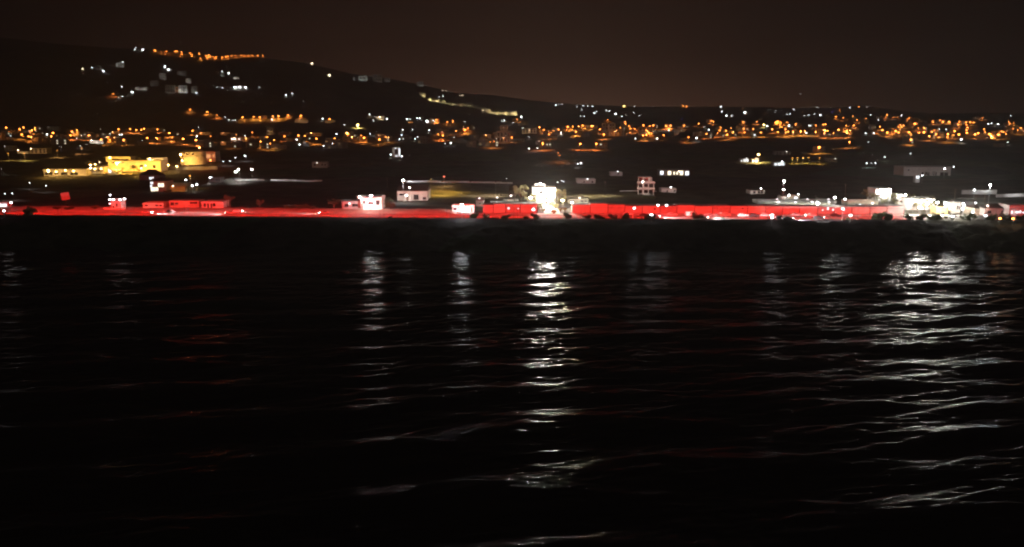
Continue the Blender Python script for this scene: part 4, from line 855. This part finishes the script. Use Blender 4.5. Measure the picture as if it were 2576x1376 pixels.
lit('E', 1765, 605, 100, 38, 'lit_pavilion', 'low pavilion with three tall white windows on the plain', 'house', .05, WH, GREY, wins=[(.1, .1, .2, .6, 'w'), (.42, .1, .55, .95, 'w'), (.63, .1, .73, .85, 'w'), (.82, .1, .96, .85, 'w')], depth=6)
lit('E', 1900, 610, 80, 34, 'lit_pavilion', 'smaller pavilion with two white windows under the orange lamp', 'house', .05, WH, GREY, wins=[(.05, .1, .22, .9, 'w'), (.45, .1, .85, .9, 'w')], depth=6)
lit('F', 358, 650, 140, 34, 'lit_pavilion', 'low white glowing building with three openings on the right plain', 'building', .55, WH, WHITE, wins=[(.1, .1, .25, .8, 'w'), (.4, .1, .65, .9, 'w'), (.75, .1, .9, .8, 'w')], depth=7)
for i, (x, y, w_) in enumerate([(520, 582, 60), (580, 580, 70), (650, 578, 50), (720, 579, 40), (850, 583, 90)]):
    tree('bush', *D('F', x, y), 5.5, ordn[i] + ' from the left of the amber lit hedges on the right plain', 'hedge', 'amber lit hedges on the right plain', LEAFY, wide=w_ / 42, name='low_hedge')
    pool('F', x, y - 22, 4.5, 8000, (1, .6, .1), ordn[i] + ' from the left of the amber lamps over the right hedges', glow=E_OR2, name='street_lamp_post')
lit('F', 1010, 603, 110, 36, 'flat_house', 'dim tan house at the end of the amber hedges', 'house', .05, YE, CREAM, wins=W3, depth=8)
lit('F', 400, 520, 190, 40, 'flat_house', 'dim grey flat house behind the glowing low building', 'house', .04, WM_, GREY, wins=W4, depth=8)
lit('C', 240, 678, 185, 70, 'flat_house', 'barely lit grey house on the dark plain left of the middle', 'house', .035, WM_, GREY, wins=W3, depth=9)
lit('C', 1180, 545, 92, 110, 'tall_house', 'house with bright white slanting sides alone on the dark plain', 'house', .25, (.92, 1, .97), WHITE, wins=[(.3, .35, .7, .85, 'd'), (.82, .1, .98, .95, 'w'), (.35, .05, .6, .18, 'w')], depth=7, rz=.2)
for x, y, s_ in [(1112, 520, 'left of'), (1245, 540, 'right of')]: pool('C', x, y, 3, 1500, (.92, 1, .97), 'white lamp just ' + s_ + ' the house with slanting bright sides', .25)
flare('C', 288, 412, 4, 3500, WH, 'bright white lamp on the dark plain below the town'); 
tree('bush', *D('C', 800, 662), 12, 'broad barely lit mound like tree on the dark plain', 'tree', mat=LEAFY, wide=2.2, name='spreading_tree')
# --- white roofed sheds at the right
lit('F', 575, 1117, 965, 32, 'long_shed', 'very long white lit shed behind the long red row', 'shed', .42, (.97, 1, .9), WHITE, wins=[(.19, .2, .205, .7, 'd'), (.39, .2, .405, .7, 'd'), (.6, .2, .61, .8, 'd'), (.8, .2, .81, .8, 'd')], depth=9)
for x in (330, 700, 960): pool('F', x, 1070, 5, 5000, (.97, 1, .9), 'lamp over the long white shed, ' + {330: 'at its left', 700: 'at its middle', 960: 'at its right'}[x], .3, glow=E_WH2)
for i, (x, w_) in enumerate([(295, 200), (500, 200), (700, 190), (905, 200)]):
    lit('F', x, 1168, w_, 46, 'shed', ordn[i] + ' of the grey sheds between the red row and the white shed', 'shed', .14, (.97, 1, .9), CREAM, 'flat', wins=W3, depth=6, group='grey sheds')
lit('F', 1380, 1168, 370, 78, 'shed', 'wide brown grey shed at the right behind the long red row', 'shed', .10, (1, .9, .8), CREAM, 'flat', wins=[(.25, .2, .32, .6, 'd'), (.36, .3, .44, .6, 'w')], depth=8)
lit('F', 428, 1082, 86, 78, 'gabled_house', 'bright little gabled house above the long white shed', 'house', 1.3, (.97, 1, .9), WHITE, 'gable', wins=[(.55, .2, .75, .8, 'd')], doors=[(.1, .3, .6)], depth=7)
lit('F', 540, 1065, 125, 42, 'flat_house', 'flat green grey house right of the bright gabled one', 'house', .3, (.97, 1, .9), CREAM, wins=[(.5, .2, .8, .8, 'w')], depth=7)
pool('F', 415, 850, 12, 7000, WH, 'tall floodlight high above the bright gabled house', .5)
pool('F', 410, 952, 7, 3000, WH, 'small lamp on the ridge of the bright gabled house', .3)
flare('F', 1037, 1052, 6.5, 7000, (.97, 1, .9), 'cup shaped lamp on a pole right of the white shed')
flare('F', 1162, 1070, 4, 1200, WH, 'small lamp beside the dark post right of the white shed', .25)
def post(c, x, yt, yb, label, col=None):
    P, _ = G(*D(c, x, yb)); H = (yb - yt) / 3.057 * .6289 * scl(P); root = thing('utility_pole', P, label, 'pole', 'utility poles')
    MB().tube([(0, 0, -.5), (0, 0, H)], [.14, .08], 6).build('pole', col or WOOD, root); MB().box(-.8, .8, -.06, .06, H - .6, H - .5).build('crossarm', col or WOOD, root)
for a in [('F', 1162, 875, 1060, 'slim pole left of the wide brown grey shed'), ('F', 805, 1010, 1070, 'short pole behind the long white shed'), ('H', 965, 935, 1130, 'tall pale pole at the right edge of the tree blaze'), ('H', 1225, 1015, 1165, 'pole at the tan tank house'), ('H', 1335, 980, 1112, 'pole between the tank house and the dark red house'),
          ('C', 1070, 790, 920, 'thin pole standing left of the warehouse'), ('E', 50, 1030, 1130, 'short pole behind the second long row unit'), ('E', 450, 1095, 1160, 'dark post behind the fifth long row unit'), ('D', 612, 985, 1060, 'thin pole behind the sheds left of the villa'), ('C', 1000, 975, 1050, 'thin pole above the star lit house')]: post(*a)
# --- floodlit trees and villas at the right
lit('H', 95, 1085, 190, 150, 'villa', 'blazing white villa at the left of the right hand trees', 'villa', 7, (1, .98, .9), WHITE, wins=[(.3, .55, .5, .75, 'l'), (.6, .2, .8, .5, 'l')], depth=10)
lit('H', 305, 1072, 84, 66, 'villa_annex', 'small blazing white block right of the right hand villa', 'house', 6, (1, .98, .92), WHITE, wins=[(.3, .3, .6, .6, 'd')], depth=6)
lit('H', 560, 1190, 330, 130, 'long_villa', 'long white villa behind the blazing trees', 'villa', 6, (1, .97, .85), WHITE, wins=[(.2, .3, .26, .6, 'd'), (.7, .3, .76, .6, 'd')], depth=10)
lit('H', 400, 1168, 170, 60, 'garden_house', 'cream garden house with two small windows left of the blaze', 'house', 1.0, (1, .9, .6), CREAM, wins=[(.15, .3, .28, .6, 'd'), (.5, .3, .62, .7, 'd')], depth=7)
lit('H', 822, 1250, 135, 86, 'yellow_hut', 'saturated yellow hut with a round dark opening', 'hut', 1.1, (1, .68, .12), OCHRE, wins=[(.35, .0, .65, .3, 'd')], depth=6)
lit('H', 980, 1235, 120, 130, 'white_house', 'white house fading into the glare right of the yellow hut', 'house', 1.4, (1, .97, .95), WHITE, wins=W3, depth=7)
lit('H', 1135, 1215, 190, 118, 'grey_house', 'grey flat house with two lamps on its wall right of the glare', 'house', .22, (1, .97, .95), GREY, wins=[(.2, .55, .35, .85, 'd')], depth=9)
for x, y, h, p, lb in [(75, 960, 7, 22000, 'blinding floodlight at the roof of the right hand villa'), (180, 955, 7, 12000, 'second blinding floodlight right of the villa roof'), (310, 1030, 6, 14000, 'blinding floodlight over the small white block'), (470, 1090, 5, 16000, 'floodlight among the left of the blazing trees'), (560, 1090, 6, 26000, 'floodlight in the heart of the blazing trees'), (640, 1120, 5, 20000, 'floodlight behind the dark limbed blazing tree'),
                       (540, 1170, 4, 14000, 'low floodlight at the foot of the blazing trees'), (760, 1110, 5, 18000, 'floodlight right of the dark limbed tree'), (860, 1120, 5, 14000, 'floodlight at the right end of the blazing trees'), (950, 1160, 5, 10000, 'floodlight on the fading white house'), (1085, 1145, 4.5, 5000, 'upper lamp on the grey flat house'), (1070, 1190, 3, 5000, 'lower lamp on the grey flat house')]:
    flare('H', x, y, h, p * 1.3, (1, .96, .86), lb)
RT = [(20, 1095, 105, 1.0), (150, 1085, 95, .9), (520, 1200, 110, 1.2), (600, 1205, 120, 1.1), (-100, 1060, 140, 1.2), (-65, 1085, 110, 1.3), (35, 1110, 80, 1.6), (110, 1130, 80, 1.5), (215, 1075, 100, 1.0), (255, 1150, 110, 1.2), (340, 1170, 110, 1.3), (430, 1110, 130, 1.1), (470, 1165, 130, 1.2), (590, 1140, 140, 1.2), (690, 1110, 105, 1.3), (660, 1195, 130, 1.3), (740, 1190, 120, 1.2), (820, 1165, 100, 1.3), (900, 1200, 110, 1.0), (970, 1150, 60, 1.4)]
for i, (x, y, h_, wd) in enumerate(sorted(RT)): tree('broad', *D('H', x, y), h_ * .2057, ordn[i] + ' from the left of the glowing yellow green trees at the right', 'tree', 'glowing trees at the right', LEAF_LIT, wide=wd)
for i, (x, y, h_) in enumerate([(600, 1290, 60), (680, 1310, 60), (860, 1300, 45), (940, 1310, 40), (1060, 1300, 50), (1210, 1300, 60)]): tree('bush', *D('H', x, y), h_ * .2057, ordn[i] + ' from the left of the pinkish shrubs before the right hand glare', 'shrub', 'pinkish shrubs before the right hand glare', LEAFY, wide=1.0, name='garden_shrub')
lit('H', 1270, 1262, 120, 130, 'tank_house', 'salmon coloured rounded shed with pale roof edge', 'shed', .45, (1, .55, .4), CREAM, 'hip', wins=[(.6, .3, .8, .6, 'd')], depth=9)
lit('H', 1500, 1275, 330, 150, 'dark_red_house', 'dark red lit house with low hip roof at the right', 'house', 0, WH, RWALL, 'hip', rh=.3, wins=W3, depth=9)
lit('H', 1750, 1290, 230, 150, 'dark_red_house', 'dim house with white blotches of light at the right edge', 'house', 0, WH, RWALL, 'flat', wins=[(.1, .35, .16, .6, 'w'), (.35, .4, .5, .55, 'w'), (.55, .4, .62, .62, 'w'), (.7, .4, .8, .5, 'w')], depth=9)
for x, y, lb in [(1600, 1212, 'round white lamp left of the blotches at the right edge'), (1700, 1225, 'first of the white lamps under the right edge roof'), (1750, 1215, 'second of the white lamps under the right edge roof'), (1192, 1228, 'small white lamp on the dark slope at the right'), (1350, 1272, 'small white lamp at the foot of the tank house'), (1525, 1308, 'small orange lamp below the dark red house'), (1685, 1310, 'small orange lamp at the lower right edge'), (948, 1283, 'small lamp before the yellow hut')]:
    flare('H', x, y, 2.2, 350, WH if y < 1300 else WM_, lb, .2, glow=E_WH if y < 1300 else E_OR)
lit('H', 635, 773, 575, 105, 'long_hall', 'long dim grey hall with open dark bays on the plain', 'building', .085, (1, .96, .95), WHITE, wins=[(.09, .55, .11, .75, 'd'), (.39, .05, .42, .4, 'd'), (.46, .05, .55, .4, 'd'), (.62, .05, .65, .45, 'd'), (.68, .05, .7, .4, 'd'), (.78, .0, .85, .38, 'd'), (.87, .0, .94, .38, 'd')], depth=16)
lit('H', 517, 858, 54, 86, 'lit_kiosk', 'small lit guard box before the long dim hall', 'kiosk', .35, WH, WHITE, wins=[(.15, .6, .45, .95, 'w'), (.55, .6, .85, .95, 'w')], depth=3)
flare('H', 1407, 895, 9, 34000, WH, 'square white floodlight over the pale netting at the right', .7)
flare('H', 1215, 955, 4, 5000, WH, 'low white floodlight left of the square one', .4)
for c, xa_, xb_, y, hm, lb in [('H', 1060, 1480, 1000, 2.2, 'pale netting fence below the square floodlight'), ('H', 1480, 1822, 1040, 1.6, 'long pale netting fence running to the right edge')]: lowwall(c, xa_, xb_, y, hm, lb, [(.3, 1300, WH), (.7, 1300, WH)], name='netting_fence')
# --- the yellow complex and the round tower at the left
lit('A', 1650, 720, 640, 128, 'yellow_hotel', 'long low building glowing yellow under floodlights', 'building', 6, (1, .50, .07), CREAM, wins=[(.08, .8, .14, .9, 'd'), (.17, .8, .3, .9, 'd'), (.45, .3, .5, .6, 'd'), (.6, .3, .66, .6, 'd'), (.85, .3, .9, .6, 'd')], depth=14, over=1.0)
lit('A', 1450, 612, 300, 68, 'roof_pavilion', 'yellow flat roofed upper floor with dark window band', 'building', 4.5, (1, .52, .08), CREAM, wins=[(.25, .35, .55, .65, 'd'), (.6, .35, .9, .65, 'd')], depth=9, over=1.4)
lit('A', 1900, 690, 200, 130, 'white_hotel_wing', 'bright cream wing at the right end of the yellow building', 'building', 3.0, (1, .62, .20), WHITE, wins=W3, depth=9)
lit('A', 1290, 672, 190, 66, 'dark_roof_pavilion', 'brown pavilion with dark hip roof left of the yellow building', 'building', .10, (1, .6, .2), CREAM, 'hip', rh=.5, wins=W3, depth=9)
lit('A', 800, 772, 520, 74, 'shop_row', 'long low arcade glowing yellow white at its roof edge', 'building', 2.0, (1, .58, .18), CREAM, wins=[(.02, .1, .2, .55, 'd'), (.25, .2, .34, .5, 'd'), (.4, .1, .55, .5, 'd'), (.62, .1, .8, .5, 'd')], depth=8, over=.8)
lit('A', 1180, 745, 190, 70, 'shop_row', 'second arcade with two bright round lamps right of the long one', 'building', .7, (1, .8, .55), CREAM, wins=W3, depth=7)
lit('A', 1380, 760, 120, 60, 'grey_house', 'grey house with one white window below the yellow building', 'house', .12, WM_, GREY, wins=[(.1, .4, .35, .9, 'w')], depth=7)
for x, y, h, p, lb in [(1110, 648, 5, 9000, 'yellow lamp between the two small yellow trees'), (1165, 640, 4, 3000, 'white yellow lamp right of the two yellow trees'), (1160, 695, 4, 3500, 'left round lamp of the second arcade'), (1240, 693, 4, 3500, 'right round lamp of the second arcade'), (590, 725, 4, 4500, 'lamp at the left end of the long arcade'), (690, 730, 4, 4500, 'lamp before the long arcade, second from its left'), (800, 715, 4, 5500, 'lamp before the middle of the long arcade'), (900, 722, 4, 4500, 'lamp before the long arcade near its right end'),
                       (1450, 620, 6, 14000, 'yellow floodlight at the left of the glowing building'), (1700, 600, 6, 16000, 'yellow floodlight at the middle of the glowing building'), (1730, 690, 5, 10000, 'yellow floodlight in the garden of the glowing building'), (1780, 655, 4, 6000, 'bright garden lamp before the glowing building'), (2060, 650, 5, 9000, 'yellow floodlight right of the glowing building')]:
    flare('A', x, y, h, p * 2, (1, .55, .12), lb, .4, glow=E_YEL)
for i, (x, y, h_, wd) in enumerate(sorted([(1062, 665, 58, .8), (1115, 665, 72, .8), (1560, 700, 90, 1.2), (1640, 720, 80, 1.3), (1700, 745, 70, 1.4), (1500, 740, 70, 1.2), (1850, 690, 90, 1.2), (1920, 680, 100, 1.1), (1990, 700, 95, 1.1), (2060, 710, 90, 1.2), (1440, 765, 60, 1.6), (1000, 760, 60, 1.1), (780, 765, 40, 1.6), (1705, 600, 60, .7)])):
    tree('broad', *D('A', x, y), h_ * .2057, ordn[i] + ' from the left of the yellow lit trees around the glowing building', 'tree', 'yellow lit garden trees', LEAF_LIT, wide=wd)
P, _ = G(*D('B', 478, 640)); k = scl(P) * .6289 / 3.057; Rr = 160 * k; Hh = 178 * k
root = thing('round_tower', P + Vector((0, Rr, 0)), 'round stone tower like building glowing yellow', 'tower')
MB().lathe([(Rr * 1.03, -2), (Rr * 1.0, 0), (Rr * .93, Hh * .6), (Rr * .9, Hh * .84)], 40).build('wall', STONE if False else CREAM, root)
MB().lathe([(Rr * .97, Hh * .84), (Rr * .99, Hh * .88), (Rr * .9, Hh * .9), (Rr * .6, Hh * .97), (.01, Hh)], 40).build('roof', CREAM, root)
rg = MB().lathe([(Rr * .95, Hh * .56), (Rr * .985, Hh * .57), (Rr * .985, Hh * .61), (Rr * .94, Hh * .62)], 40).build('string_course', STONE, root)
for a in (-.5, -.1, .3): window(root, math.sin(a) * Rr * .9 - 1, math.sin(a) * Rr * .9 + 1, Hh * .7, Hh * .78, -math.cos(a) * Rr * .93, 'd')
wash(P, Rr * 2, Hh, 5, (1, .52, .11), 'added yellow floodlight before the round tower', d=Rr * 1.6)
flare('B', 395, 592, 5, 16000, (1, .7, .25), 'bright yellow lamp at the foot of the round tower', .5, glow=E_YEL)
flare('B', 375, 515, 10, 5000, (1, .7, .3), 'small yellow lamp on the upper wall of the round tower', .3, glow=E_YEL)
flare('B', 330, 665, 3, 5000, (1, .75, .4), 'long yellow lamp on the terrace below the round tower', .4, glow=E_YEL)
lit('B', 720, 605, 170, 170, 'red_lit_block', 'block glowing red orange right of the round tower', 'building', 1.1, (1, .17, .04), CREAM, 'hip', rh=.25, wins=[(.35, .35, .65, .75, 'm'), (.8, .45, .93, .75, 'm')], depth=12)
flare('B', 605, 436, 16, 30000, (1, .2, .06), 'red orange beacon above the roofs beside the round tower', .7, glow=emi('beacon_glow', (1, .30, .10), 40))
flare('B', 740, 590, 3, 4000, (1, .35, .1), 'orange lamp at the foot of the red lit block', .4, glow=E_OR)
lowwall('B', 240, 830, 700, 2.4, 'rubble terrace wall below the round tower', [(.1, 2500, (1, .7, .3)), (.3, 4000, (1, .8, .4)), (.6, 1200, (1, .7, .35)), (.9, 700, (1, .7, .4))], STONE, 'terrace_wall')
lit('A', 1940, 968, 190, 170, 'dark_villa', 'dark two storey villa with hip roof and big white lit windows', 'villa', .05, (1, .9, .6), CREAM, 'hip', rh=.25, wins=[(.02, .75, .18, .92, 'w'), (.0, .42, .1, .64, 'w'), (.5, .45, .66, .8, 'l'), (.7, .45, .86, .8, 'l'), (.02, .05, .3, .42, 'l'), (.34, .08, .48, .42, 'l')], depth=11)
lit('A', 1830, 830, 250, 130, 'dark_villa', 'dark roofed rear wing of the villa with white windows', 'villa', 0, WM_, GREY, 'hip', rh=.5, wins=[(.5, .2, .6, .6, 'w')], depth=9)
lit('B', 340, 968, 190, 60, 'garden_wall_house', 'low round ended orange wall right of the dark villa', 'wall', .4, (1, .5, .14), OCHRE, wins=[], depth=3)
lit('B', 300, 900, 330, 30, 'carport', 'long flat brown roof behind the low orange wall', 'carport', .15, (1, .55, .2), CREAM, depth=6)
pool('B', 488, 782, 7, 3500, (1, .6, .2), 'thin lamp post above the low orange wall', .3, glow=E_OR2, name='street_lamp_post')
for i, (x, y) in enumerate([(200, 960), (240, 975), (2030 - 1835, 985)]): tree('bush', *D('B', x, y), 9, ordn[i] + ' of the olive bushes between the dark villa and the orange wall', 'shrub', 'olive bushes at the dark villa', LEAFY, wide=.9, name='garden_shrub')
for x, y, p in [(300, 505, 16000), (700, 470, 12000), (1000, 440, 9000), (100, 505, 9000)]: pool('A', x, y, 6, p, (1, .5, .14), 'added amber lamp over the pale slope road at the left, ' + {300: 'second', 700: 'third', 1000: 'fourth', 100: 'first'}[x] + ' from the left', .4, glow=E_OR2, name='street_lamp_post')  # lamps added to make the slope road look lit
# --- things of the red shore road, left half
P, _ = G(*D('A', 800, 1190)); P.y = float(edgeY(P.x)) + 24; P.z = float(terr(P.x, P.y)); k = scl(P) * .6289 / 3.057
_r = ray(164.5, 493.5); ztop = CH + _r.z * P.y / _r.y - P.z; P.x = _r.x * P.y / _r.y
root = thing('road_sign', P, 'tilted square red lit sign board on a post', 'sign')
MB().tube([(0, .1, -.5), (0, .1, ztop + 1)], .12, 8).build('post', METAL, root)
sb = MB().box(-52 * k, 52 * k, -.06, .06, -44 * k, 44 * k).build('sign_board', GREY, root); sb.location = (0, -.05, ztop); sb.rotation_euler = (0, R(-8), 0)
lit('A', 1425, 1180, 118, 90, 'hut', 'small pale hut with two dark openings and a flat boat below', 'hut', .12, (1, .3, .25), WHITE, wins=[(.12, .1, .28, .4, 'd'), (.5, .3, .64, .75, 'd')], depth=5)
lit('A', 1420, 1078, 180, 18, 'roof_terrace', 'thin white lit awning behind the small hut', 'awning', .4, WH, WHITE, depth=3)
for x, y, lb in [(1390, 1076, 'white lamp on the left of the thin awning'), (1470, 1076, 'white lamp at the middle of the thin awning'), (1525, 1065, 'white lamp on the right of the thin awning'), (1345, 1076, 'tiny white lamp left of the hut roof')]: flare('A', x, y, 3.5, 80, WH, lb, .2)
P, _ = G(*D('A', 1405, 1190)); k = scl(P) * .6289 / 3.057
root = thing('rowing_boat', P, 'flat pale boat pulled up before the small hut', 'boat')
hull = MB(); n_ = 9
for i in range(n_):
    u = i / (n_ - 1); xx_ = (u - .5) * 270 * k; wv = 1.0 * math.sin(math.pi * min(1, .12 + u * .95)) ** .5; sh_ = .25 * (2 * u - 1) ** 2
    hull.v += [Vector((xx_, -wv, .75 + sh_)), Vector((xx_ * .92, -wv * .5, .05)), Vector((xx_ * .92, wv * .5, .05)), Vector((xx_, wv, .75 + sh_))]
for i in range(n_ - 1):
    for j in range(3): hull.f.append((4 * i + j, 4 * i + 4 + j, 4 * i + 5 + j, 4 * i + 1 + j))
hull.f += [(0, 1, 2, 3), (4 * n_ - 1, 4 * n_ - 2, 4 * n_ - 3, 4 * n_ - 4)]; hull.build('hull', WHITE, root)
for u in (-.2, .15): MB().box(u * 270 * k - .15, u * 270 * k + .15, -.85, .85, .5, .56).build('bench', WOOD, root)
lit('A', 40, 1155, 110, 50, 'bus_shelter', 'white lit shelter with two round topped openings at the left edge', 'shelter', .35, (1, .9, .95), WHITE, wins=[(.1, .1, .45, .8, 'w'), (.52, .1, .9, .8, 'w')], depth=4)
flare('A', 138, 1112, 3, 120, (1, .85, .95), 'oval white lamp right of the shelter at the left edge', .3)
flare('A', 50, 1213, 2.2, 200, (1, .75, .7), 'low lamp glowing on the road at the left edge', .4)
lit('B', 40, 1170, 250, 60, 'shore_shed', 'low pink lit shed with rounded left end', 'shed', 0, WH, CREAM, wins=W3, depth=7)
lit('B', 420, 1165, 360, 82, 'shore_house', 'long low house with pale shutters left of the framed house', 'house', 0, WH, CREAM, wins=[(.05, .4, .15, .8, 'd'), (.2, .5, .3, .75, 'd'), (.7, .6, .95, .85, 'd')], depth=8)
lit('B', 765, 1170, 265, 74, 'shore_house', 'pale framed house with four dark openings beside the forked trees', 'house', 0, WH, WHITE, wins=[(.1, .25, .2, .8, 'd'), (.27, .05, .34, .8, 'd'), (.42, .05, .48, .8, 'd'), (.52, .3, .64, .8, 'd')], depth=8)
tree('tamarisk', *D('B', 965, 1165), 36, 'forked tamarisk tree lit red beside the framed house', mat=LEAFY, wide=1.05)
tree('broad', *D('B', 1345, 1160), 21, 'red lit ragged tree alone on the bank', mat=LEAFY, wide=1.3)
for i, (x, y, h_, wd) in enumerate([(1150, 1165, 30, 1.6), (1700, 1178, 60, 1.6), (1850, 1178, 75, 1.6), (1980, 1180, 55, 1.5)]): tree('bush', *D('B', x, y), h_ * .2057, ordn[i] + ' from the left of the dim red bank shrubs left of the white house', 'shrub', 'dim red shrubs on the bank', LEAF, wide=wd, name='bank_shrub')
for i, (x, y, h_, wd) in enumerate([(700, 1185, 45, 1.6), (850, 1190, 50, 1.6), (1165, 1180, 60, 1.0)]): tree('bush', *D('A', x, y), h_ * .2057, ordn[i] + ' from the left of the dark red shrubs around the tilted sign', 'shrub', 'dark red shrubs around the sign', LEAF, wide=wd, name='bank_shrub')
for c, x, y, lb, cc in [('D', 1020, 1202, 'small white lamp before the fourth unit of the short row', WH), ('E', 420, 1180, 'white lamp on the roof edge of the long row', WH), ('E', 708, 1145, 'left of two pinkish lamps above the long row', (1, .85, .85)), ('E', 812, 1145, 'right of two pinkish lamps above the long row', (1, .85, .85)), ('E', 630, 1262, 'bright lamp at the nose of the dark pickup', WH), ('E', 2105, 1265, 'upper of two bright lamps between the parked cars', (1, .9, .9)), ('E', 2103, 1297, 'lower of two bright lamps between the parked cars', (1, .9, .9)), ('F', 1135, 1190, 'square white lamp above the long row at the right', WH), ('F', 1228, 1270, 'small pink lamp before the right end of the long row', (1, .7, .75)), ('D', 1492, 1112, 'tall white lit post left of the long red row', WH)]:
    flare(c, x, y, 2.6 if y > 1230 else 4.6, 250, cc, lb, .25)
# ------------------------------------------------------------------ haze
def haze():
    m = bpy.data.materials.new('night_haze'); m.use_nodes = True; t = m.node_tree; t.nodes.clear()
    o = t.nodes.new('ShaderNodeOutputMaterial'); v = t.nodes.new('ShaderNodeVolumePrincipled')
    v.inputs['Color'].default_value = (0.92, 0.84, 0.79, 1); v.inputs['Density'].default_value = HAZE; v.inputs['Anisotropy'].default_value = 0.35
    t.links.new(v.outputs[0], o.inputs['Volume'])
    h = MB().box(-6700, 6700, -700, 5400, -30, 460).build('haze', m); tag(h, 'thin brown night haze over the bay and town', 'haze', kind='stuff')
haze()
